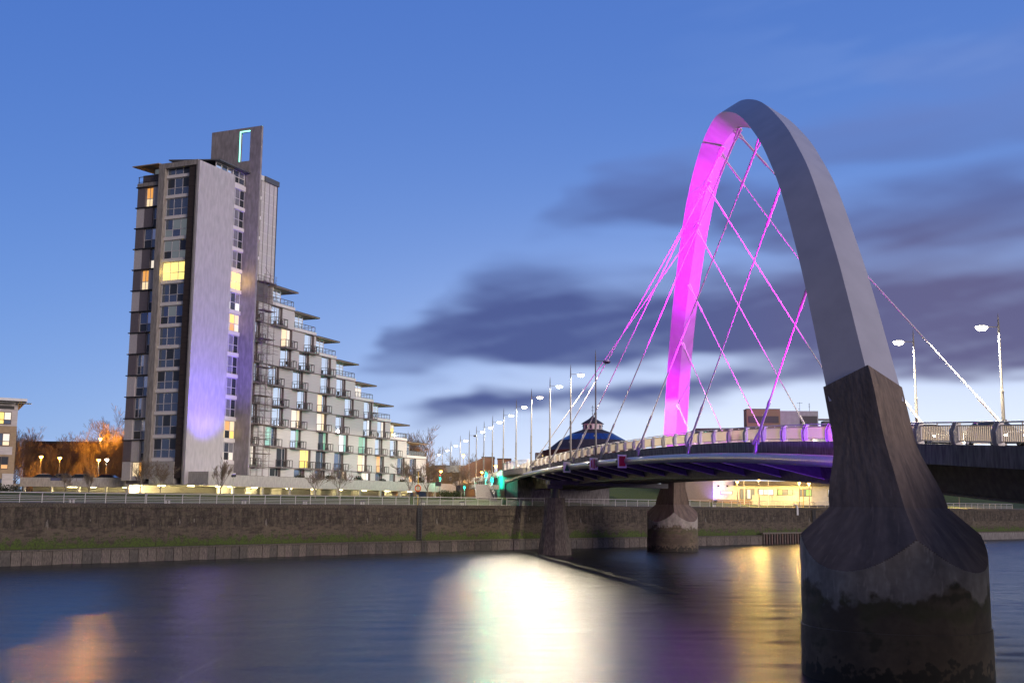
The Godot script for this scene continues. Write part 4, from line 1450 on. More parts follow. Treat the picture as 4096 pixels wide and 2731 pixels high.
func tower(b: Node3D) -> void:
	# slab tower at the near end
	wall_box("core", b, M.panel_dark, -14.0, 3.0, 8.0, 49.4, -9.5, -0.6)
	wall_box("river_wall", b, M.tower_concrete, -15.3, -7.75, 7.9, 50.1, 0.62, 0.95)
	# tall frame on the end face
	wall_box("frame_jamb", b, M.frame_paint, -15.3, -13.9, 8.6, 49.55, -5.75, -4.75)
	wall_box("frame_head", b, M.frame_paint, -15.3, -13.9, 49.56, 50.25, -5.75, 0.615)
	wall_box("frame_jamb", b, M.frame_paint, -15.28, -15.02, 7.95, 49.55, 0.42, 0.615)
	for i in 59:
		wall_box("dark_board", b, M.dark_slats, -15.1 - 0.015 * (i % 2), -14.4, 8.7 + i * 0.692, 8.7 + i * 0.692 + 0.672, -0.86, 0.41)
	var sp := [11.05, 14.0, 17.0, 19.88, 22.7, 25.6, 28.4, 31.26, 34.17, 37.1, 40.02, 42.87, 45.7, 48.45, 49.95]
	var endlit := {8: ["window_blaze"], 9: ["window_dim", "glass_dark", "window_dim", "window_dim", "glass_dark", "window_dim"], 10: ["window_dim", "window_dim", "glass_mid"], 1: ["glass_dark", "glass_mid", "glass_mid"], 6: ["glass_dark", "glass_mid", "glass_mid", "window_dim"]}
	for i in 14:
		var lo: float = sp[i] + 0.22
		var hi: float = sp[i + 1] - 0.22
		wall_box("spandrel", b, M.band_white, -14.9, -14.3, sp[i] - 0.2, sp[i] + 0.2, -4.74, -0.87)
		var mats: Array = endlit.get(i, [["glass_mid", "glass_dark", "glass_mid", "glass_mid"], ["glass_dark", "glass_mid", "glass_mid"], ["glass_mid"]][i % 3])
		# the frame window looks along -x: local x runs from the river side inland
		window_unit(b, Transform3D(Basis(Vector3(0, 0, -1), Vector3.UP, Vector3(-1, 0, 0)), Vector3(-14.65, lo, -0.88)), 3.85, hi - lo, [0.34, 0.67], [0.42] if hi - lo > 1.6 else [], M.window_frame, mats)
	wall_box("plinth", b, M.podium, -15.2, -13.9, 8.0, 10.8, -4.74, -0.87)
	# chequered panels on the inland half of the end face
	var rows := ["dwp", "pdw", "dW", "pdw", "dop", "pdw", "dW", "pdw", "dwp", "pW", "dwp", "pW", "dpw"]
	for j in 13:
		var y := 47.6 - 2.828 * (j + 1)
		var n := -9.7
		wall_box("ledge", b, M.black, -14.85, -14.0, y + 2.70, y + 2.82, -9.85, -5.76)
		var str: String = rows[j]
		var fr := {"d": 1.35, "p": 1.30, "w": 1.25, "o": 1.25, "W": 2.55}
		for ci in str.length():
			var c := str[ci]
			var wd: float = fr[c]
			var n1 := minf(n + wd, -5.76)
			if c == "d" or c == "p":
				wall_box("panel", b, M.panel_dark if c == "d" else M.panel_pale, -14.66, -14.05, y + 0.0, y + 2.69, n + 0.01, (n + n1) * 0.5 - 0.01)
				wall_box("panel", b, M.panel_dark if c == "d" else M.panel_pale, -14.66, -14.05, y + 0.0, y + 2.69, (n + n1) * 0.5 + 0.01, n1 - 0.01)
			else:
				var mats: Array = ["window_warm", "window_orange"] if (c == "o" or j == 0) else ["glass_mid", "glass_sky", "glass_dark", "glass_mid"]
				if j == 3:
					mats = ["glass_mid", "glass_mid", "window_cream", "glass_mid"]
				window_unit(b, Transform3D(Basis(Vector3(0, 0, -1), Vector3.UP, Vector3(-1, 0, 0)), Vector3(-14.4, y + 0.02, n1 - 0.02)), n1 - n - 0.04, 2.66, [0.5], [0.42], M.window_frame, mats)
			n = n1
	wall_box("panel", b, M.panel_pale, -14.66, -14.05, 8.4, 10.80, -9.7, -8.3)
	window_unit(b, Transform3D(Basis(Vector3(0, 0, -1), Vector3.UP, Vector3(-1, 0, 0)), Vector3(-14.4, 8.9, -6.5)), 1.7, 1.9, [0.35], [], M.window_frame, ["window_orange", "window_warm"])
	wall_box("panel", b, M.panel_dark, -14.66, -14.05, 8.4, 10.80, -6.48, -5.76)
	wall_box("panel", b, M.panel_pale, -14.5, -14.05, 8.4, 8.9, -8.29, -6.49)
	# left terrace, penthouse glazing and roof
	wall_box("terrace_band", b, M.frame_paint, -14.75, -9.0, 47.62, 48.1, -9.75, -5.77)
	var s := ST()
	for k in 5:
		bx(s, -14.7, -14.64, 48.1, 49.0, -9.6 + k * 0.9, -9.54 + k * 0.9)
	bx(s, -14.72, -14.62, 48.95, 49.02, -9.65, -5.9)
	bx(s, -14.72, -14.62, 48.25, 48.3, -9.65, -5.9)
	for k in 6:
		bx(s, -14.6 + k * 0.9, -14.54 + k * 0.9, 48.1, 49.0, -9.66, -9.6)
	part("terrace_railing", s, M.balcony_steel, b)
	window_unit(b, Transform3D(Basis(Vector3(0, 0, -1), Vector3.UP, Vector3(-1, 0, 0)), Vector3(-13.7, 48.11, -5.8)), 2.0, 2.1, [0.5], [0.5], M.window_frame, ["window_warm", "window_orange", "window_orange", "window_dim"])
	s = ST()
	hexa(s, [Vector3(-15.4, 50.27, -10.2), Vector3(-4.1, 50.9, -10.2), Vector3(-4.1, 50.9, -4.0), Vector3(-15.4, 50.27, -5.78), Vector3(-15.4, 50.40, -10.2), Vector3(-4.1, 51.1, -10.2), Vector3(-4.1, 51.1, -4.0), Vector3(-15.4, 50.40, -5.78)])
	part("roof", s, M.soffit, b)
	s = ST()
	hexa(s, [Vector3(-13.2, 51.35, -6.0), Vector3(-4.08, 51.35, -6.0), Vector3(-4.08, 51.35, 0.75), Vector3(-10.9, 51.35, 0.75), Vector3(-13.2, 51.52, -6.0), Vector3(-4.08, 51.52, -6.0), Vector3(-4.08, 51.52, 0.75), Vector3(-10.9, 51.52, 0.75)])
	part("roof", s, M.roof_metal, b)
	window_unit(b, Transform3D(Basis(), Vector3(-10.6, 49.6, -0.2)), 6.4, 1.74, [0.2, 0.4, 0.6, 0.8], [0.5], M.band_white, ["glass_mid", "glass_sky", "glass_dark", "glass_mid"])
	# glazed strip between the wall and the blade
	var glit := {8: ["window_blaze"], 7: ["window_white", "glass_sky", "glass_mid", "glass_mid"], 6: ["window_cream", "window_warm", "window_orange", "window_yellow"], 1: ["window_yellow", "window_warm", "glass_dark", "window_orange"], 0: ["window_cream", "glass_sky", "glass_dark", "glass_mid"]}
	for i in 13:
		var y := 11.05 + 2.925 * i
		wall_box("spandrel", b, M.band_white, -8.2, -4.06, y - 0.26, y + 0.24, -0.35, 0.02)
		var mats: Array = glit.get(i, ["glass_sky", "glass_sky", "glass_sky", "glass_sky", "glass_dark", "glass_dark"])
		window_unit(b, Transform3D(Basis(), Vector3(-8.2, y + 0.245, -0.2)), 4.13, 2.41, [0.50, 0.75], [0.45], M.window_frame, mats)
	wall_box("spandrel", b, M.band_white, -8.2, -4.06, 48.8, 49.5, -0.35, 0.02)
	wall_box("glazing_base", b, M.podium, -8.2, -4.06, 8.0, 10.75, -0.35, 0.0)
	# blade wall standing proud, with its portal against the sky
	var f := wall_box("blade_wall", b, M.fin_concrete, -4.05, -3.7, 8.0, 58.2, 0.4, 2.3)
	wall_box("upper_blade", f, M.fin_concrete, -4.048, -3.702, 49.5, 58.198, -6.3, -1.2)
	wall_box("lintel", f, M.fin_concrete, -4.046, -3.704, 57.6, 58.196, -1.198, 0.398)
	wall_box("sill", f, M.fin_concrete, -4.046, -3.704, 49.5, 53.3, -1.198, 0.398)
	wall_box("lower_blade", f, M.fin_concrete, -4.046, -3.704, 8.0, 49.48, -0.3, 0.398)
	wall_box("led_strip", f, M.led_green, -4.12, -4.052, 53.3, 57.74, -1.36, -1.2)
	wall_box("led_strip", f, M.led_green, -4.12, -4.052, 57.58, 57.74, -1.19, 0.36)
	omni(b, Vector3(-5.2, 35.9, 0.9), lin(1.0, 0.60, 0.12), 1.8, 0.3, 20.0)
	omni(b, Vector3(-15.25, 35.6, -4.2), lin(1.0, 0.66, 0.12), 0.9, 0.2, 20.0)
	# panelled river face right of the blade
	wall_box("panel_wall", b, M.panel_pale, -0.3, 3.42, 37.0, 51.5, -3.0, 0.0)
	for i in 5:
		var y := 37.1 + 2.925 * i
		window_unit(b, Transform3D(Basis(), Vector3(-2.9, y + 0.3, -0.15)), 2.55, 2.45, [0.5], [0.45], M.window_frame, ["glass_sky"] if i > 0 else ["window_yellow", "window_cream"])
		wall_box("spandrel", b, M.band_white, -3.6, -0.32, y - 0.2, y + 0.29, -0.4, 0.015)
	wall_box("corner_strip", b, M.black, 3.425, 3.55, 37.0, 51.5, -3.0, 0.06)
	for i in 9:
		wall_box("joint_strip", b, M.band_white, -0.28, 3.40, 37.9 + i * 1.5, 37.96 + i * 1.5, 0.001, 0.02)
	for v in [0.35, 1.5, 2.6]:
		wall_box("joint_strip", b, M.fin_concrete, v, v + 0.07, 37.0, 51.45, 0.021, 0.06)
	wall_box("parapet_cap", b, M.roof_metal, 0.1, 3.65, 51.51, 52.25, -3.0, 0.25)
	wall_box("parapet_cap", b, M.band_white, -3.69, 0.09, 51.51, 52.2, -2.0, 0.1)
	wall_box("core", b, M.fin_concrete, -3.69, 3.0, 37.0, 51.48, -9.4, -3.01)
	# low plinth block at the tower foot
	wall_box("plinth_block", b, M.podium, -14.6, -9.02, 7.8, 9.55, 0.96, 4.1)
	var lamp := thing("wall_floodlight", Vector3(-36, 0, -157) + Basis(Vector3.UP, deg_to_rad(67.0)) * Vector3(-14.0, 6.5, 7.5), "small blue-violet floodlight on a post at the tower foot", "floodlight")
	lamp.rotation.y = deg_to_rad(67.0)
	s = ST()
	tube(s, [Vector3(0, 0, 0), Vector3(0, 2.4, 0)], 0.05, 6)
	part("post", s, M.rail_steel, lamp)
	var x := facing(Vector3(0, 2.55, 0), Vector3(3.4, 18.5, -6.5))
	s = ST()
	bx(s, -0.25, 0.25, -0.16, 0.16, -0.08, 0.16, x)
	part("housing", s, M.dark_steel, lamp)
	s = ST()
	bx(s, -0.22, 0.22, -0.13, 0.13, -0.1, -0.081, x)
	part("lens", s, M.lamp_violet, lamp)
	spot(lamp, x * Transform3D(Basis(), Vector3(0, 0, -0.16)), lin(0.14, 0.08, 1.0), 620.0, 36.0, 0.15, 90.0, 1.0)

func scaffold() -> void:
	var sc := thing("scaffold_tower", Vector3(-36, 0, -157), "slim access scaffold climbing the flats beside the tower", "scaffolding", "", deg_to_rad(67.0))
	var xs := [-1.7, -0.4, 0.95]
	for x in xs:
		for z in [1.05, 2.15]:
			var s := ST()
			tube(s, [Vector3(x, 9.3, z), Vector3(x, 37.4, z)], 0.036, 5)
			part("standard", s, M.scaffold, sc)
	var lift := 0
	var y := 10.4
	while y < 37.0:
		var s := ST()
		for h in [0.0, 0.5, 1.0]:
			for z in [1.05, 2.15]:
				tube(s, [Vector3(-1.9, y + h, z), Vector3(1.25 + (0.9 if lift % 2 == 0 else 0.0), y + h, z)], 0.024, 4)
		for x in xs:
			tube(s, [Vector3(x, y, 0.1), Vector3(x, y, 2.4)], 0.024, 4)
		part("ledger", s, M.scaffold, sc)
		s = ST()
		var fl2 := lift % 2 == 0
		tube(s, [Vector3(-1.7 if fl2 else 0.95, y, 2.16), Vector3(0.95 if fl2 else -1.7, y + 1.95, 2.16)], 0.024, 4)
		part("brace", s, M.scaffold, sc)
		if lift % 2 == 1:
			s = ST()
			for k in 4:
				bx(s, -1.85, 1.1, y - 0.07, y - 0.025, 1.08 + k * 0.27, 1.33 + k * 0.27)
			part("platform", s, M.boards, sc)
		else:
			s = ST()
			for k in 7:
				tube(s, [Vector3(0.1, y + k * 0.28, 1.9), Vector3(0.45, y + k * 0.28, 1.9)], 0.018, 4)
			for k in [0.1, 0.45]:
				tube(s, [Vector3(k, y - 0.1, 1.9), Vector3(k, y + 2.0, 1.9)], 0.022, 4)
			part("ladder", s, M.boards, sc)
		y += 2.0
		lift += 1

func podium() -> void:
	# open car park under the flats: parapet wall on round columns, lit inside
	var p := thing("car_park_podium", Vector3(-36, 0, -157), "long white concrete podium over an open lit car park", "building", "", deg_to_rad(67.0))
	wall_box("parapet_wall", p, M.podium, -9.0, 57.0, 7.76, 9.25, 3.7, 4.0)
	wall_box("deck_slab", p, M.podium, -15.0, 57.0, 7.78, 7.98, -9.0, 3.69)
	wall_box("floor_slab", p, M.paving, -16.0, 58.0, 6.55, 6.82, -8.0, 4.4)
	wall_box("back_wall", p, M.panel_pale, -15.0, 57.0, 6.83, 7.77, -8.5, -8.0)
	var s := ST()
	tube(s, [Vector3(0, 6.82, 0), Vector3(0, 7.77, 0)], 0.22, 12)
	var cm := mesh_of(s)
	for i in 11:
		inst("column", cm, M.podium, p, Transform3D(Basis(), Vector3(-8.6 + i * 6.45, 0, 3.4)))
	for i in 8:
		wall_box("inner_wall", p, M.panel_pale, -6.0 + i * 7.6, -3.4 + i * 7.6, 6.83, 7.77, -1.2 - (i % 3), -1.0 - (i % 3))
	for h in [7.05, 7.25, 7.45]:
		s = ST()
		tube(s, [Vector3(-9, h, 3.75), Vector3(57, h, 3.75)], 0.012, 4)
		part("guard_cable", s, M.cable, p)
	for i in 9:
		wall_box("planter", p, M.soil, -7.0 + i * 7.0, -2.0 + i * 7.0, 9.0, 9.3, 2.8, 3.6)
	# grounds planting along the podium top
	var bm := bush_mesh(5, 0.9, 0.7, 420, 0.13)
	for i in 6:
		var o := thing("podium_shrub", p.transform * Vector3([7.0, 15.0, 23.5, 31.0, 38.0, 44.5][i], 9.28, 3.2), "low dark shrub on the white podium's edge, %s from the tower" % ["first", "second", "third", "fourth", "fifth", "sixth"][i], "shrub", "shrubs on the podium")
		inst("foliage", bm, M.leaf_dark, o, Transform3D(Basis(Vector3.UP, i * 1.7).scaled(Vector3(1, 0.55 + 0.25 * (i % 3), 1)), Vector3.ZERO))
	# strip lights
	for v in [[-14.6, -7.0, 12.0], [-14.8, -3.0, 12.0], [-14.0, 1.0, 12.0], [-11.0, 3.0, 12.0], [-6.3, 1.4, 9.0], [1.5, -0.5, 4.0], [8.5, 0.5, 5.0], [15.0, 0.5, 3.2], [22.5, 0.5, 3.0], [30.0, 0.5, 4.0], [37.5, 0.5, 5.0], [45.5, 0.5, 6.0]]:
		wall_box("strip_light", p, M.lamp_park, v[0] - 0.6, v[0] + 0.6, 7.68, 7.76, v[1] - 0.07, v[1] + 0.07)
		omni(p, Vector3(v[0], 7.5, v[1]), lin(1.0, 0.82, 0.34), v[2] * 2.2, 0.1, 30.0)

	# parking deck left of the tower, facing the river
	var q := thing("parking_deck", Vector3(-58.5, 0, -150), "low concrete parking deck left of the tower with cars on top", "building")
	wall_box("parapet_wall", q, M.podium, -6.5, -2.6, 7.55, 8.76, -0.3, 0.0)
	wall_box("low_wall", q, M.podium, -2.59, 1.8, 7.55, 8.36, -0.3, 0.0)
	wall_box("parapet_wall", q, M.podium, 1.81, 8.6, 7.55, 8.82, -0.3, 0.0)
	wall_box("deck_slab", q, M.podium, -8.5, 9.5, 7.6, 7.86, -32.0, -0.31)
	wall_box("floor_slab", q, M.paving, -8.5, 9.5, 6.5, 6.8, -32.0, 1.0)
	wall_box("back_wall", q, M.panel_pale, -8.5, 9.5, 6.81, 7.59, -9.3, -9.0)
	for i in 5:
		inst("column", cm, M.podium, q, Transform3D(Basis.from_scale(Vector3(1, 0.86, 1)), Vector3(-6.0 + i * 3.6, 0.95, -0.4)))
	s = ST()
	for k in 6:
		bx(s, -2.5 + k * 0.85, -2.45 + k * 0.85, 8.361, 8.8, -0.15, -0.1)
	bx(s, -2.55, 1.78, 8.78, 8.83, -0.16, -0.09)
	part("railing", s, M.roof_metal, q)
	for h in [6.98, 7.15, 7.32]:
		s = ST()
		tube(s, [Vector3(-6.3, h, -0.1), Vector3(8.4, h, -0.1)], 0.012, 4)
		part("guard_cable", s, M.cable, q)
	for v in [[-0.2, 7.0], [0.5, 0.0], [2.9, 9.0], [7.2, 10.0]]:
		wall_box("strip_light", q, M.lamp_park, v[0] - 0.35, v[0] + 0.35, 7.5, 7.58, -1.07, -0.93)
		if v[1] > 0:
			omni(q, Vector3(v[0], 7.3, -1.0), lin(1.0, 0.82, 0.34), v[1] * 1.6, 0.1, 30.0)

# ---------------------------------------------------------------- cars
func loft(s: SurfaceTool, secs: Array) -> void:
	# each section: [x, half width, y0, y1, half width at the top]
	for i in secs.size() - 1:
		var a: Array = secs[i]
		var b: Array = secs[i + 1]
		var f := func(v: Array) -> Array: return [Vector3(v[0], v[2], -v[1]), Vector3(v[0], v[3], -v[4]), Vector3(v[0], v[3], v[4]), Vector3(v[0], v[2], v[1])]
		var p: Array = f.call(a)
		var q: Array = f.call(b)
		s.set_smooth_group(20)
		for j in 4:
			var k := (j + 1) % 4
			s.set_smooth_group(20 + j)
			quad(s, p[j], q[j], q[k], p[k])
		s.set_smooth_group(-1)
		if i == 0:
			quad(s, p[0], p[1], p[2], p[3])
		if i == secs.size() - 2:
			quad(s, q[3], q[2], q[1], q[0])

func make_car(at: Vector3, turn: float, c: Color, label: String, lit: bool, group: String, key: String) -> Node3D:
	var t := thing("parked_car" if not lit else "car", at, label, "car", group, turn)
	var pm := mat("car_" + key, c, 0.25)
	pm.clearcoat_enabled = true
	pm.clearcoat = 0.6
	var s := ST()
	loft(s, [[-2.1, 0.70, 0.32, 0.60, 0.68], [-2.05, 0.80, 0.24, 0.78, 0.76], [-1.2, 0.86, 0.20, 0.90, 0.80], [0.9, 0.87, 0.20, 0.93, 0.80], [1.85, 0.85, 0.22, 0.95, 0.76], [2.05, 0.78, 0.30, 0.86, 0.70]])
	part("body", s, pm, t)
	s = ST()
	loft(s, [[-1.15, 0.78, 0.90, 0.905, 0.76], [-0.45, 0.78, 0.905, 1.42, 0.58], [0.95, 0.78, 0.92, 1.44, 0.58], [1.75, 0.74, 0.94, 0.96, 0.70]])
	part("cabin_glass", s, M.car_glass, t)
	s = ST()
	loft(s, [[-0.5, 0.57, 1.415, 1.435, 0.55], [0.2, 0.58, 1.43, 1.47, 0.55], [1.0, 0.57, 1.43, 1.455, 0.54]])
	part("roof", s, pm, t)
	for x in [-1.3, 1.28]:
		for z in [-0.78, 0.78]:
			s = ST()
			tube(s, [Vector3(x, 0.31, z - 0.1), Vector3(x, 0.31, z + 0.1)], 0.31, 14)
			var w := part("wheel", s, M.tyre, t)
			s = ST()
			tube(s, [Vector3(x, 0.31, z - 0.11), Vector3(x, 0.31, z + 0.11)], 0.19, 12)
			part("rim", s, M.hub, w)
	for z in [-0.58, 0.58]:
		s = ST()
		lathe(s, [Vector2(0, 0.06), Vector2(0.12, 0.03), Vector2(0.14, -0.03), Vector2(0, -0.06)], 10, Vector3(-2.05, 0.66, z), Vector3(0.5, 1.3, 1.1))
		part("headlight", s, M.headlight if lit else M.hub, t)
		s = ST()
		bx(s, 2.03, 2.09, 0.66, 0.80, z - 0.13, z + 0.13)
		part("taillight", s, M.taillight if lit else M.sign_red, t)
	if lit:
		for z in [-0.58, 0.58]:
			spot(t, facing(Vector3(-2.2, 0.66, z), Vector3(-9.0, 0.2, z)), lin(1.0, 0.88, 0.62), 60.0, 42.0, 0.08, 60.0)
	return t

func cars() -> void:
	var y := 7.87
	make_car(Vector3(-64.0, y, -154.5), 0.3, lin(0.75, 0.75, 0.76), "white parked hatchback on the parking deck behind the railing", false, "cars on the parking deck", "white")
	make_car(Vector3(-61.6, y, -155.0), 0.15, lin(0.10, 0.12, 0.22), "dark blue parked car on the parking deck beside the white one", false, "cars on the parking deck", "blue")
	make_car(Vector3(-58.9, y, -154.5), 0.2, lin(0.42, 0.42, 0.42), "silver parked car on the parking deck, right of the railing gap", false, "cars on the parking deck", "silver")
	make_car(Vector3(-55.8, y, -156.0), -0.1, lin(0.28, 0.02, 0.02), "red parked car on the parking deck near the tower", false, "cars on the parking deck", "red")
	make_car(Vector3(-52.6, y, -157.0), 0.0, lin(0.05, 0.07, 0.16), "navy parked car on the parking deck closest to the tower", false, "cars on the parking deck", "navy")
	var v := [[62.0, 11.8, "car with bright headlights on the bridge, second from the picture's right edge", lin(0.3, 0.3, 0.32), "grey"], [55.5, 11.8, "car with bright headlights on the bridge at the picture's right edge", lin(0.05, 0.05, 0.06), "black"], [69.5, 11.8, "car with bright headlights on the bridge just behind the near arch leg", lin(0.16, 0.17, 0.2), "slate"], [83.0, 11.8, "car with bright headlights on the bridge left of the near arch leg", lin(0.5, 0.5, 0.5), "pale"]]
	for k in v:
		var x := along(k[0], k[1], 0.01)
		var t := make_car(x.origin, 0.0, k[3], k[2], true, "cars crossing the bridge", k[4])
		t.transform = Transform3D(x.basis, x.origin)

# ---------------------------------------------------------------- neighbours and skyline
func house_window(parent: Node3D, at: Vector3, w: float, h: float, mats: Array, fm: Material, cols := [0.5], rows := []) -> void:
	window_unit(parent, Transform3D(Basis(), at), w, h, cols, rows, fm, mats)

func neighbours() -> void:
	# flats cut by the left edge of the picture
	var a := thing("neighbour_flats", Vector3(-61.5, 6.6, -140), "white and tan flats cut off by the left edge of the picture", "building", "", deg_to_rad(27))
	wall_box("lower_wall", a, M.tan_render, -14, 0.0, 0, 8.25, -14, 0)
	wall_box("upper_wall", a, M.render_white, -14, -0.02, 8.26, 11.3, -14, -0.04)
	wall_box("stair_bay", a, M.render_white, -1.3, -0.02, 0.0, 2.4, -0.0, 0.12)
	for r in [8.45, 5.8, 2.95, 0.25]:
		house_window(a, Vector3(-2.9, r, 0.03), 2.2, 1.55, {8.45: ["window_yellow", "window_yellow", "glass_mid", "window_cream"], 5.8: ["glass_mid", "glass_mid", "window_warm", "window_cream"], 2.95: ["glass_dark", "glass_dark", "window_orange", "glass_dark"], 0.25: ["glass_mid", "glass_mid", "window_orange", "glass_mid"]}[r], M.reveal, [0.62], [0.36])
		house_window(a, Vector3(-6.6, r, 0.03), 2.2, 1.55, ["glass_mid"], M.reveal, [0.5], [0.36])
	wall_box("spandrel", a, M.render_white, -4.6, -0.35, 4.72, 5.7, 0.001, 0.05)
	wall_box("vent_slot", a, M.black, -2.2, -0.45, 10.35, 10.75, -0.03, 0.0)
	var s := ST()
	hexa(s, [Vector3(-15, 11.4, -15), Vector3(0.9, 11.3, -15), Vector3(0.9, 11.3, 1.2), Vector3(-15, 11.4, 1.2), Vector3(-15, 11.85, -15), Vector3(0.9, 11.62, -15), Vector3(0.9, 11.62, 1.2), Vector3(-15, 11.85, 1.2)])
	part("roof", s, M.metal_panel, a)
	for k in 3:
		s = ST()
		bx(s, -4 + k * 1.9, -2.4 + k * 1.9, 11.05, 11.12, 0.0, 1.1)
		part("sunshade", s, M.roof_metal, a)
	# brick hall behind the bare trees
	var h := thing("brick_hall", Vector3(-83, 6.6, -218), "long brick hall glowing orange behind the bare trees at left", "building")
	wall_box("wall", h, M.brick, -11, 11, 0, 10.0, -10, 0)
	wall_box("roof", h, M.slate, -11.3, 11.3, 10.01, 10.35, -10.3, 0.3)
	for k in 6:
		house_window(h, Vector3(-9.5 + k * 3.4, 5.5, 0.04), 1.4, 1.8, ["glass_dark"], M.reveal)
	# brown terraces and tan houses beyond the road
	var t := thing("brown_brick_block", Vector3(-4.9, 6.6, -240), "larger brown brick block with sloping roof behind the traffic lights", "building")
	wall_box("wall", t, M.brick_brown, -1.3, 1.3, 0, 8.8, -8, 0)
	wall_box("parapet", t, M.slate, -1.4, 1.4, 8.81, 9.0, -8.1, 0.1)
	s = ST()
	hexa(s, [Vector3(-6.0, 0, -7), Vector3(-1.31, 0, -7), Vector3(-1.31, 0, -0.4), Vector3(-6.0, 0, -0.4), Vector3(-6.0, 6.6, -7), Vector3(-1.31, 8.7, -7), Vector3(-1.31, 8.7, -0.4), Vector3(-6.0, 6.6, -0.4)])
	part("side_wing", s, M.brick_brown, t)
	for k in 2:
		house_window(t, Vector3(-0.9 + k * 1.0, 5.4, 0.04), 0.45, 0.7, ["glass_mid"], M.window_frame, [])
	var t2 := thing("brown_brick_house", Vector3(-1.6, 6.6, -235), "smaller brown brick house just left of the viewing platform", "building")
	wall_box("wall", t2, M.brick_brown, -1.2, 1.6, 0, 8.3, -8, 0)
	wall_box("parapet", t2, M.slate, -1.3, 1.7, 8.31, 8.5, -8.1, 0.1)
	for k in 2:
		house_window(t2, Vector3(-0.8 + k * 1.1, 5.0, 0.04), 0.4, 0.55, ["glass_mid"], M.window_frame, [])
	var t3 := thing("tan_brick_houses", Vector3(-13.4, 6.6, -251), "row of tan brick houses lit orange beyond the road", "building")
	wall_box("wall", t3, M.brick_tan, -5.3, 5.6, 0, 5.9, -7, 0)
	s = ST()
	hexa(s, [Vector3(-5.7, 5.91, -7.4), Vector3(6.0, 5.91, -7.4), Vector3(6.0, 5.91, 0.4), Vector3(-5.7, 5.91, 0.4), Vector3(-4.2, 7.6, -3.6), Vector3(4.0, 7.6, -3.6), Vector3(4.0, 7.6, -3.4), Vector3(-4.2, 7.6, -3.4)])
	part("roof", s, M.slate, t3)
	for k in 5:
		house_window(t3, Vector3(-4.4 + k * 2.1, 4.1, 0.04), 0.55, 0.85, ["window_dim"], M.window_frame, [])
		house_window(t3, Vector3(-4.4 + k * 2.1, 1.4, 0.04), 0.55, 0.95, ["glass_mid"], M.window_frame, [])
	var t4 := thing("grey_tower_block", Vector3(10.8, 6.6, -420), "distant grey tower block with a few lit windows beside the rotunda", "building")
	wall_box("wall", t4, M.brick_brown, -1.7, 1.6, 0, 17.9, -8, 0)
	for r in 4:
		for k in 4:
			house_window(t4, Vector3(-1.5 + k * 0.75, 12.2 + r * 1.4, 0.05), 0.5, 0.7, ["window_yellow"] if (r * 3 + k) % 4 == 0 else ["glass_mid"], M.window_frame, [])
	rotunda()
	casino()

func rotunda() -> void:
	var r := thing("rotunda", Vector3(19.1, 6.6, -264), "round brick rotunda with dark dome, blue glazed band and white lantern", "building")
	var s := ST()
	lathe(s, [Vector2(11.6, -1), Vector2(11.6, 11.0), Vector2(11.85, 11.05), Vector2(11.85, 11.45), Vector2(11.3, 11.5)], 48, Vector3.ZERO, Vector3.ONE, false)
	part("brick_drum", s, M.brick, r)
	s = ST()
	lathe(s, [Vector2(11.4, 11.45), Vector2(10.2, 12.0), Vector2(7.9, 13.85)], 36, Vector3.ZERO, Vector3.ONE, false)
	part("lower_roof", s, M.slate, r)
	var blue := mat("blue_glass", lin(0.02, 0.05, 0.20), 0.15, 0.3)
	for k in 36:
		s = ST()
		var w0 := TAU * (k + 0.04) / 36.0
		var w1 := TAU * (k + 0.96) / 36.0
		quad(s, Vector3(cos(w0) * 7.9, 13.88, sin(w0) * 7.9), Vector3(cos(w0) * 5.1, 15.42, sin(w0) * 5.1), Vector3(cos(w1) * 5.1, 15.42, sin(w1) * 5.1), Vector3(cos(w1) * 7.9, 13.88, sin(w1) * 7.9))
		part("glazed_panel", s, blue, r)
	s = ST()
	lathe(s, [Vector2(7.95, 13.8), Vector2(5.12, 15.38), Vector2(4.9, 15.6), Vector2(2.4, 16.5)], 36, Vector3.ZERO, Vector3.ONE, false)
	part("upper_roof", s, M.slate, r)
	s = ST()
	lathe(s, [Vector2(2.35, 16.3), Vector2(2.3, 17.75), Vector2(2.6, 17.8)], 12, Vector3.ZERO, Vector3.ONE, false)
	var l := part("lantern", s, M.white_stone, r)
	for k in 12:
		var w := TAU * (k + 0.5) / 12.0
		var d := Vector3(cos(w), 0, sin(w))
		s = ST()
		var x := Transform3D(Basis(Vector3.UP.cross(d), Vector3.UP, d), d * 2.25)
		bx(s, -0.26, 0.26, 16.6, 17.3, 0.0, 0.06, x)
		lathe(s, [Vector2(0.26, 17.3), Vector2(0.18, 17.48), Vector2(0, 17.56)], 8, x.origin + d * 0.03 * 0.0, Vector3(1, 1, 1))
		part("arched_window", s, M.glass_dark, l)
	s = ST()
	lathe(s, [Vector2(2.75, 17.8), Vector2(2.2, 18.2), Vector2(0.9, 19.0), Vector2(0.25, 19.6), Vector2(0.0, 19.9)], 12, Vector3.ZERO, Vector3.ONE, false)
	part("lantern_roof", s, M.slate, r)
	s = ST()
	tube(s, [Vector3(0, 19.7, 0), Vector3(0, 22.2, 0)], 0.05, 5)
	tube(s, [Vector3(-0.35, 21.0, 0), Vector3(0.35, 21.0, 0)], 0.04, 5)
	tube(s, [Vector3(-0.3, 21.7, 0), Vector3(0.45, 21.7, 0)], 0.05, 5)
	lathe(s, [Vector2(0, 0.14), Vector2(0.14, 0), Vector2(0, -0.14)], 8, Vector3(0, 20.1, 0))
	part("weather_vane", s, M.black, r)

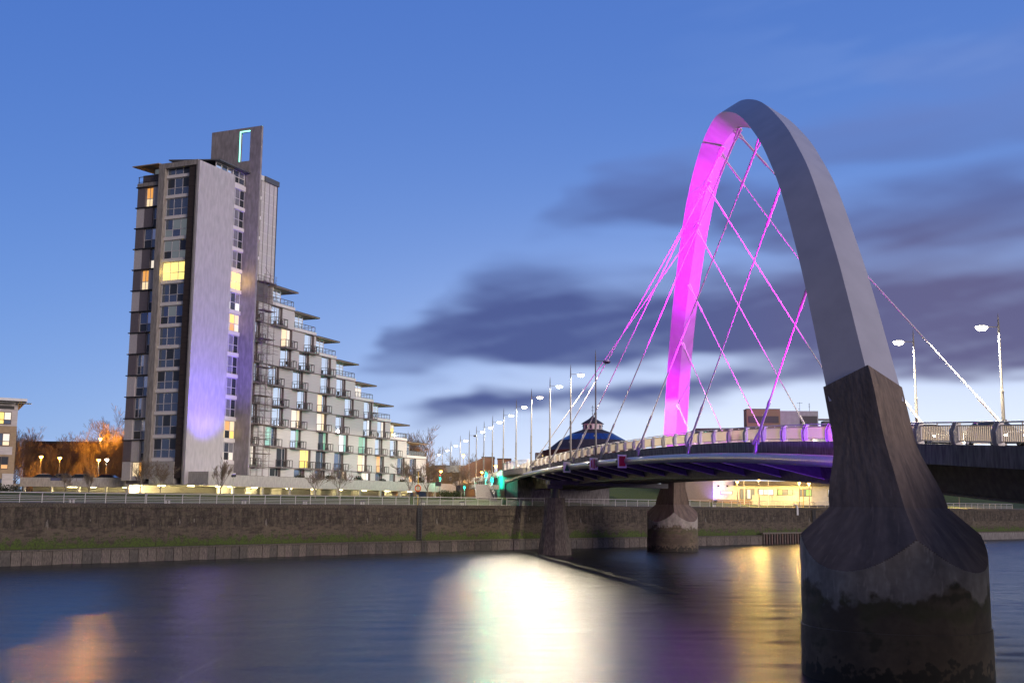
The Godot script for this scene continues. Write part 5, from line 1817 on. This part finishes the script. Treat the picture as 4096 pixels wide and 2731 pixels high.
func casino() -> void:
	# low pale building behind the right-hand quay, front parallel to the quay
	var c := thing("waterfront_building", Vector3(29, 6.0, -190), "low pale building with lit rooms behind the right-hand quay", "building", "", deg_to_rad(-2.0))
	wall_box("dark_end_wall", c, M.panel_dark, 0, 4.85, 0, 4.6, -12, 0)
	wall_box("white_wall", c, M.white_stone, 4.86, 8.3, 0, 4.6, -12, 0.1)
	wall_box("front_wall", c, M.white_stone, 8.31, 21.4, 0, 3.2, -12, -0.2)
	wall_box("metal_wall", c, M.metal_panel, 21.41, 30.0, 0, 3.2, -12, -0.3)
	wall_box("canopy", c, M.slate, 8.31, 32.0, 3.21, 3.9, -12, 1.6)
	wall_box("upper_block", c, M.metal_panel, 0, 34.0, 4.61, 11.4, -14, -2.0)
	for k in 2:
		wall_box("small_vent", c, M.black, 5.6 + k * 1.5, 5.95 + k * 1.5, 2.9, 3.2, 0.1, 0.13)
	house_window(c, Vector3(6.1, 1.65, 0.15), 2.0, 0.6, ["window_white"], M.roof_metal, [])
	window_unit(c, Transform3D(Basis(), Vector3(9.4, 0.9, -0.12)), 2.4, 1.7, [0.22, 0.48, 0.74], [], M.roof_metal, ["window_dim", "window_dim", "window_cream", "window_dim"])
	window_unit(c, Transform3D(Basis(), Vector3(12.4, 1.6, -0.12)), 2.6, 1.0, [0.33, 0.66], [], M.roof_metal, ["window_white", "window_cream", "window_white"])
	window_unit(c, Transform3D(Basis(), Vector3(15.6, 1.6, -0.12)), 2.6, 1.0, [0.33, 0.66], [], M.roof_metal, ["window_lime", "window_dim", "window_green"])
	window_unit(c, Transform3D(Basis(), Vector3(19.3, 1.45, -0.12)), 2.0, 1.2, [0.5], [], M.roof_metal, ["window_dim", "window_lime"])
	window_unit(c, Transform3D(Basis(), Vector3(24.0, 1.45, -0.22)), 2.0, 1.2, [0.5], [], M.roof_metal, ["window_white", "window_teal"])
	wall_box("planter_wall", c, M.podium, 11.0, 18.3, -0.1, 1.55, 1.9, 2.3)
	for k in 4:
		wall_box("step", c, M.boards, 1.0, 10.9, -0.3 + k * 0.28, -0.05 + k * 0.28, 2.6 - k * 0.7, 3.3 - k * 0.7)
	# upper roof with plant rooms and a long canopy edged in green light
	var s := ST()
	hexa(s, [Vector3(2.4, 12.3, -14), Vector3(34, 12.9, -14), Vector3(34, 12.9, -4.4), Vector3(2.4, 12.3, -1.0), Vector3(2.4, 12.75, -14), Vector3(34, 13.5, -14), Vector3(34, 13.5, -4.4), Vector3(2.4, 12.75, -1.0)])
	var rf := part("long_canopy", s, M.slate, c)
	for k in 12:
		s = ST()
		bx(s, 4.0 + k * 2.1, 5.0 + k * 2.1, 12.12 + k * 0.04, 12.2 + k * 0.04, -2.4 - k * 0.22, -2.2 - k * 0.22)
		part("led_light", s, M.led_green, rf)
	wall_box("canopy_wall", c, M.roof_metal, 3.5, 34, 11.41, 12.25, -13, -4.5)
	var pr := wall_box("plant_room", c, M.brick_tan, 12.3, 18.2, 13.1, 16.7, -12.0, -9.0)
	wall_box("louvre", pr, M.louvre, 12.6, 17.9, 14.3, 15.5, -8.99, -8.9)
	var pr2 := wall_box("plant_room", c, M.metal_panel, 18.21, 25.0, 13.1, 16.5, -14.0, -9.6)
	wall_box("louvre", pr2, M.louvre, 21.8, 24.8, 13.9, 15.6, -9.59, -9.5)
	wall_box("cap_strip", pr, M.brick_brown, 12.25, 18.2, 16.71, 16.8, -12.1, -8.9)
	wall_box("roof_frame", c, M.metal_panel, 25.01, 31.0, 15.0, 15.2, -12.0, -9.8)
	wall_box("plant_unit", c, M.roof_metal, 26.0, 28.0, 13.5, 14.8, -12, -10)
	wall_box("plant_unit", c, M.metal_panel, 28.2, 30.0, 13.5, 14.7, -12, -10)
	s = ST()
	tube(s, [Vector3(22.1, 16.5, -11), Vector3(22.1, 18.2, -11)], 0.03, 4)
	tube(s, [Vector3(21.6, 18.0, -11), Vector3(22.6, 18.05, -11)], 0.025, 4)
	for k in 5:
		tube(s, [Vector3(21.7 + k * 0.2, 18.02, -11.2), Vector3(21.7 + k * 0.2, 18.02, -10.8)], 0.015, 4)
	lathe(s, [Vector2(0, 0.1), Vector2(0.1, 0), Vector2(0, -0.1)], 8, Vector3(21.95, 17.0, -11))
	tube(s, [Vector3(23.8, 16.5, -11), Vector3(23.8, 18.0, -11)], 0.04, 4)
	for k in 3:
		tube(s, [Vector3(23.65, 17.3 + k * 0.25, -11), Vector3(23.95, 17.3 + k * 0.25, -11)], 0.02, 4)
	part("aerial", s, M.roof_metal, c)
	var dish := thing("satellite_dish", Vector3(42.6, 19.9, -199.6), "round satellite dish lit yellow on the right-hand roof", "satellite dish")
	s = ST()
	lathe(s, [Vector2(0, -0.16), Vector2(0.35, -0.10), Vector2(0.62, 0.05)], 20, Vector3(0, 0, 0))
	inst("reflector", mesh_of(s), M.white_stone, dish, Transform3D(Basis(Vector3(0, 0, 1), 0.2) * Basis(Vector3(1, 0, 0), 1.2), Vector3(0, 0.7, 0)))
	s = ST()
	tube(s, [Vector3(0, -0.9, -0.1), Vector3(0, 0.65, -0.1)], 0.05, 5)
	part("mast", s, M.rail_steel, dish)
	floodlight(Vector3(43.6, 19.35, -199.4), Vector3(44.2, 21.0, -201.6), "yellow floodlight on the right-hand roof beside the satellite dish", "lamp_sodium", lin(1.0, 0.72, 0.12), 3.2, 60.0, 0.25)
	# violet wall washer and yard lamps
	floodlight(Vector3(33.9, 6.6, -187.5), Vector3(34.5, 9.0, -190.0), "violet floodlight washing the low building's left wall", "lamp_violet", lin(0.30, 0.18, 1.0), 22.0, 62.0, 0.3)
	var sod := lin(1.0, 0.62, 0.16)
	for v in [[40.1, -183.0, 4.35, "lit yellow lamp standing alone before the low right-hand building", 130.0], [47.0, -184.5, 3.9, "left lamp of the orange pair before the green-lit windows", 90.0], [48.6, -184.5, 3.8, "right lamp of the orange pair before the green-lit windows", 20.0], [36.8, -184.0, 4.0, "pale lamp before the white wall, left of the lone yellow lamp", 30.0], [72.0, -207.0, 4.0, "promenade lamp under the deck at right, left of the pair", 140.0], [86.0, -217.5, 4.0, "promenade lamp under the deck near the right edge", 140.0]]:
		post_lamp("promenade_lamp", Vector3(v[0], 5.7, v[1]), v[2], v[3], "lamp_sodium" if v[4] > 15 else "lamp_park", sod, v[4], 0.24, "promenade lamps")
	for v in [[38.3, -186.0], [42.3, -186.0]]:
		var o := thing("flag_pole", Vector3(v[0], 5.9, v[1]), "slim bare pole before the low building, %s of the lone yellow lamp" % ("left" if v[0] < 40 else "right"), "pole", "poles before the low building")
		s = ST()
		tube(s, [Vector3.ZERO, Vector3(0, 4.2, 0)], [0.06, 0.04], 6)
		part("shaft", s, M.rail_steel, o)
	var lg := thing("life_ring_stand", Vector3(47.2, TOP, -183.0), "yellow life ring stand on the right-hand quay", "life ring")
	s = ST()
	tube(s, [Vector3.ZERO, Vector3(0, 3.2, 0)], 0.06, 6)
	part("post", s, M.yellow_paint, lg)
	s = ST()
	for k in 2:
		var pts := []
		for j in 13:
			var w := PI * j / 12.0
			pts.append(Vector3(-1.2 + k * 0.7 + cos(w) * 0.28, 0.62 + sin(w) * 0.3, 0))
		pts.push_front(Vector3(-0.92 + k * 0.7, 0, 0))
		pts.append(Vector3(-1.48 + k * 0.7, 0, 0))
		tube(s, pts, 0.04, 6)
	part("ladder_hoop", s, M.yellow_paint, lg)

func stairs() -> void:
	var t := thing("quay_stairs", Vector3(-3.6, 6.5, -163.0), "pale concrete stairs climbing from the quay to the bridge road", "stairs", "", deg_to_rad(7.0))
	for i in 14:
		wall_box("step", t, M.band_white, -1.3 + i * 0.035, 1.15, i * 0.155 + 0.09, i * 0.155 + 0.145, -i * 0.62 - 0.75, -i * 0.62)
		wall_box("riser", t, M.reveal, -1.28 + i * 0.035, 1.13, i * 0.155 - 0.3, i * 0.155 + 0.089, -i * 0.62 - 0.7, -i * 0.62 - 0.08)
	for x in [-1.4, 1.25]:
		var s := ST()
		var o: float = 0.5 if x < 0 else 0.0
		for h in [0.5, 0.95]:
			tube(s, [Vector3(x, h, 0.2), Vector3(x + o, 2.17 + h, -8.5), Vector3(x + o, 2.17 + h, -10)], 0.035, 6)
		for k in 6:
			var f := k / 5.0
			tube(s, [Vector3(x + o * f, f * 2.17, 0.2 - f * 8.7), Vector3(x + o * f, f * 2.17 + 0.95, 0.2 - f * 8.7)], 0.03, 6)
		part("handrail", s, M.rail_steel, t)
	wall_box("landing", t, M.podium, -1.5, 1.4, -0.6, -0.01, -0.05, 2.5)
	wall_box("side_wall", t, M.deck_concrete, 1.35, 1.6, -0.5, 1.1, -9.5, 0.5)
	wall_box("top_landing", t, M.podium, -1.2, 3.0, 1.5, 2.16, -14.0, -9.45)
	var s2 := ST()
	for k in 9:
		tube(s2, [Vector3(-1.1 + k * 0.33, 2.16, -9.9), Vector3(-1.1 + k * 0.33, 3.2, -9.9)], 0.022, 5)
	tube(s2, [Vector3(-1.1, 3.2, -9.9), Vector3(1.6, 3.2, -9.9)], 0.03, 5)
	part("top_railing", s2, M.rail_steel, t)
	# signals, direction sign
	for v in [[Vector3(-3.9, 8.3, -178), 2.6, "larger green traffic light beside the stairs"], [Vector3(-2.9, 8.2, -176), 1.9, "green traffic light against the white curved parapet"], [Vector3(-12.5, 7.0, -200), 3.9, "distant traffic light beside the apartment block's end"], [Vector3(-8.0, 7.0, -196), 2.3, "small traffic light seen through the bare tree"]]:
		var o := thing("traffic_light", v[0], v[2], "traffic light", "traffic lights")
		var h: float = v[1]
		var s := ST()
		tube(s, [Vector3.ZERO, Vector3(0, h, 0)], 0.055, 6)
		part("pole", s, M.rail_steel, o)
		s = ST()
		bx(s, -0.18, 0.18, h - 0.95, h, -0.1, 0.1)
		part("housing", s, M.black, o)
		for k in 3:
			s = ST()
			lathe(s, [Vector2(0.105, 0), Vector2(0.08, 0.035), Vector2(0, 0.05)], 12)
			var m: Material = M.signal_green if k == 0 else (M.signal_red if k == 2 and h > 3 else M.sign_red)
			inst("signal_lens" if k == 0 else "lens", mesh_of(s), m, o, Transform3D(Basis(Vector3(1, 0, 0), PI / 2), Vector3(0, h - 0.8 + k * 0.3, 0.1)))
		omni(o, Vector3(0, h - 0.8, 0.35), lin(0.0, 1.0, 0.55), 26.0 if v[0].z > -190 else 4.0, 0.08, 60.0)
	var sg := thing("notice_board", Vector3(-10.25, 6.6, -160), "dark notice board on two posts before the podium's right end", "sign")
	var s3 := ST()
	for x in [-0.36, 0.36]:
		tube(s3, [Vector3(x, -0.2, 0), Vector3(x, 2.25, 0)], 0.035, 6)
	part("post", s3, M.rail_steel, sg)
	wall_box("panel", sg, M.louvre, -0.42, 0.42, 1.6, 2.2, 0.036, 0.07)
	# sodium lamps
	var sod := lin(1.0, 0.40, 0.03)
	var lamps := [[Vector3(-69.9, 7.86, -168), 4.3, "leftmost orange lamp behind the parking deck", 55.0, "lamp_sodium"], [Vector3(-67.1, 7.86, -168), 4.15, "second orange lamp from the left behind the parking deck", 60.0, "lamp_sodium"], [Vector3(-61.3, 7.86, -168), 3.9, "orange lamp behind the parking deck next to the white one", 70.0, "lamp_sodium"],
		[Vector3(-60.1, 7.86, -168), 3.95, "white lamp behind the parking deck beside an orange one", 14.0, "lamp_white"], [Vector3(-72.7, 6.6, -199.5), 10.0, "tall orange lamp shining over the bare trees at left", 300.0, "lamp_sodium"],
		[Vector3(-9.5, 7.5, -225), 7.8, "tall orange lamp behind the bushy tree by the stairs", 130.0, "lamp_sodium"], [Vector3(-2.7, 8.5, -200), 3.9, "orange lamp in front of the brown brick house", 40.0, "lamp_sodium"], [Vector3(-13.3, 7.0, -215), 4.8, "orange lamp before the tan brick houses", 90.0, "lamp_sodium"], [Vector3(-5.2, 8.2, -204), 3.2, "small orange lamp above the large green traffic light", 12.0, "lamp_sodium"], [Vector3(1.5, 8.8, -215), 4.2, "pale lamp showing over the viewing platform railing", 30.0, "lamp_white"]]
	for v in lamps:
		post_lamp("post_lamp", v[0], v[1], v[2], v[4], sod if v[4] == "lamp_sodium" else lin(1, 0.95, 0.85), v[3], 0.26, "lamps on posts")

func planting() -> void:
	var big := [tree_meshes(101, 9.0, 5, 0.75, 0.5, 0.20, 0.22), tree_meshes(202, 9.0, 5, 0.6, 0.7, 0.18, 0.25), tree_meshes(303, 9.0, 5, 0.85, 0.4, 0.2, 0.2)]
	var small := [tree_meshes(404, 5.0, 4, 0.62, 0.6, 0.075, 0.3), tree_meshes(505, 5.0, 4, 0.8, 0.5, 0.07, 0.22), tree_meshes(606, 5.0, 4, 0.5, 0.9, 0.08, 0.25)]
	rng.seed = 99
	# wood behind the parking deck, lit by the sodium lamps
	var xs := [[-80.0, -180, 1.05], [-77.0, -172, 0.85], [-74.5, -186, 1.05], [-71.8, -178, 0.8], [-83.0, -195, 1.2], [-78.0, -204, 1.3], [-74.2, -209, 1.5], [-70.5, -204, 1.35], [-68.2, -192, 0.95], [-66.0, -184, 0.85], [-64.2, -190, 1.0], [-62.4, -180, 0.85], [-60.3, -187, 1.15], [-58.0, -181, 1.2], [-55.8, -186, 1.25], [-86.5, -190, 1.1], [-69.0, -212, 1.55], [-72.5, -171, 0.55], [-65.0, -173, 0.6], [-76.0, -195, 1.0], [-64.5, -203, 1.2], [-81.5, -184, 0.9]]
	var i := 0
	for v in xs:
		tree("bare_tree", big[i % 3], Vector3(v[0], 6.6, v[1]), v[2], rng.randf() * TAU, "bare winter tree in the orange-lit wood behind the parking deck", "trees behind the parking deck", M.bark, M.twig)
		i += 1
	# behind the block's low end and along the road
	for v in [[-19.6, -230, 1.5, "tall bare tree behind the apartment block's lowest step"], [-16.8, -236, 1.05, "shorter bare tree right of the tall one behind the apartment block"], [-14.0, -262, 1.0, "bare tree behind the left end of the tan houses"], [-9.0, -268, 1.1, "bare tree behind the right end of the tan houses"], [-21.5, -240, 1.2, "bare tree half hidden behind the apartment block's end"], [-6.5, -262, 0.95, "bare tree behind the brown brick block's wing"]]:
		tree("bare_tree", big[i % 3], Vector3(v[0], 6.6, v[1]), v[2], rng.randf() * TAU, v[3], "trees beyond the road", M.bark, M.twig)
		i += 1
	# young trees on the lawn
	for v in [[-6.9, 6.55, -158.0, 1.0, 1, "bushy bare tree on the lawn left of the stairs"], [-11.6, 6.55, -157.5, 0.95, 0, "slim bare tree before the podium's right end"], [-13.6, 6.5, -152.0, 0.95, 0, "slim young tree beside the life ring post"], [-21.4, 6.5, -141.5, 0.85, 1, "right one of two spreading bare trees before the white podium"], [-24.0, 6.5, -139.5, 0.8, 1, "left one of two spreading bare trees before the white podium"],
		[-34.8, 6.5, -136.0, 0.85, 2, "young bare tree before the blue-lit tower foot"], [-40.8, 6.5, -132.0, 0.85, 1, "bare tree before the tower's framed windows"], [-42.8, 6.5, -131.0, 0.8, 0, "bare tree left of the tower's framed windows"], [-50.6, 6.4, -136.0, 0.6, 2, "small reddish bare tree before the parking deck's right end"], [-54.2, 6.4, -138.0, 0.55, 0, "small reddish bare tree before the parking deck's middle"]]:
		tree("young_tree", small[v[4]], Vector3(v[0], v[1], v[2]), v[3], rng.randf() * TAU, v[5], "young trees on the lawn", M.bark_pale, M.twig)
	# shrubs
	var bm := bush_mesh(17, 1.5, 1.3, 2600, 0.09)
	for v in [[Vector3(-9.2, 6.5, -159.0), 0.9, "green bush left of the bushy tree, by the notice board", "leaf"], [Vector3(-7.6, 6.5, -160.0), 0.85, "green bush just behind the bushy tree by the stairs", "leaf"], [Vector3(-56.8, 6.1, -129.0), 1.1, "dark clipped hedge at the foot of the left-hand flats", "leaf_dark"], [Vector3(-59.0, 6.1, -129.5), 1.3, "dark hedge cut off by the left edge of the picture", "leaf_dark"]]:
		var o := thing("bush", v[0], v[2], "bush", "shrubs")
		inst("foliage", bm, M[v[3]], o, Transform3D(Basis.from_scale(Vector3.ONE * v[1]), Vector3.ZERO))
	for k in 9:
		var labs := ["thicket of pale shrubs behind the white parked car", "shrubs behind the parking deck's left end", "shrubs left of the leftmost orange lamp", "shrubs between the two left orange lamps", "shrubs right of the second orange lamp", "shrubs behind the silver parked car", "shrubs behind the red parked car", "shrubs beneath the white post lamp", "shrubs behind the navy parked car"]
		var o := thing("shrub", Vector3(-76.0 + k * 2.6, 7.2, -172.5 - (k % 3) * 1.6), labs[k], "bush", "shrubs behind the parking deck")
		inst("foliage", bm, M.twig, o, Transform3D(Basis(Vector3.UP, k * 1.1).scaled(Vector3(1.1, 1.2 + 0.3 * (k % 2), 1.1)), Vector3.ZERO))

# ---------------------------------------------------------------- scene
func _ready() -> void:
	var cam := Camera3D.new()
	cam.name = "camera"
	cam.fov = 2.0 * rad_to_deg(atan(1365.5 / 4500.0))
	cam.far = 6000.0
	cam.near = 0.1
	cam.rotation = Vector3(atan(644.5 / 4500.0), 0.0, deg_to_rad(0.5))
	cam.position = Vector3(0, 6.0, 0)
	add_child(cam)
	cam.current = true
	var e := Environment.new()
	e.background_mode = Environment.BG_SKY
	var sky := Sky.new()
	var pm := PanoramaSkyMaterial.new()
	pm.panorama = make_sky()
	sky.sky_material = pm
	e.sky = sky
	e.tonemap_mode = Environment.TONE_MAPPER_LINEAR
	e.tonemap_exposure = 1.1
	e.sdfgi_enabled = true
	e.ssao_enabled = true
	e.ssil_enabled = true
	var we := WorldEnvironment.new()
	we.name = "world_environment"
	we.environment = e
	add_child(we)
	# the last of the daylight: a wide soft glow low on the right
	var sun := DirectionalLight3D.new()
	sun.name = "afterglow"
	sun.light_color = lin(1.0, 0.84, 0.78)
	sun.light_energy = 0.56
	sun.light_angular_distance = 25.0
	sun.shadow_enabled = true
	add_child(sun)
	sun.look_at_from_position(Vector3(68, 26, 70), Vector3(0, 6, 0))
	materials()
	quay_picture()
	pier_picture("pier_face", Color(0.17, 0.122, 0.09), Color(0.105, 0.075, 0.055), 2.2)
	pier_picture("drum_face", Color(0.36, 0.32, 0.27), Color(0.23, 0.20, 0.17), 3.1)  # pale drum concrete, brightened with warm lamplight put into its dry colour
	river_and_ground()
	quay()
	build_bridge()
	approach_road()
	apartments()
	scaffold()
	podium()
	neighbours()
	stairs()
	planting()
	lights()
	boards()
	cars()
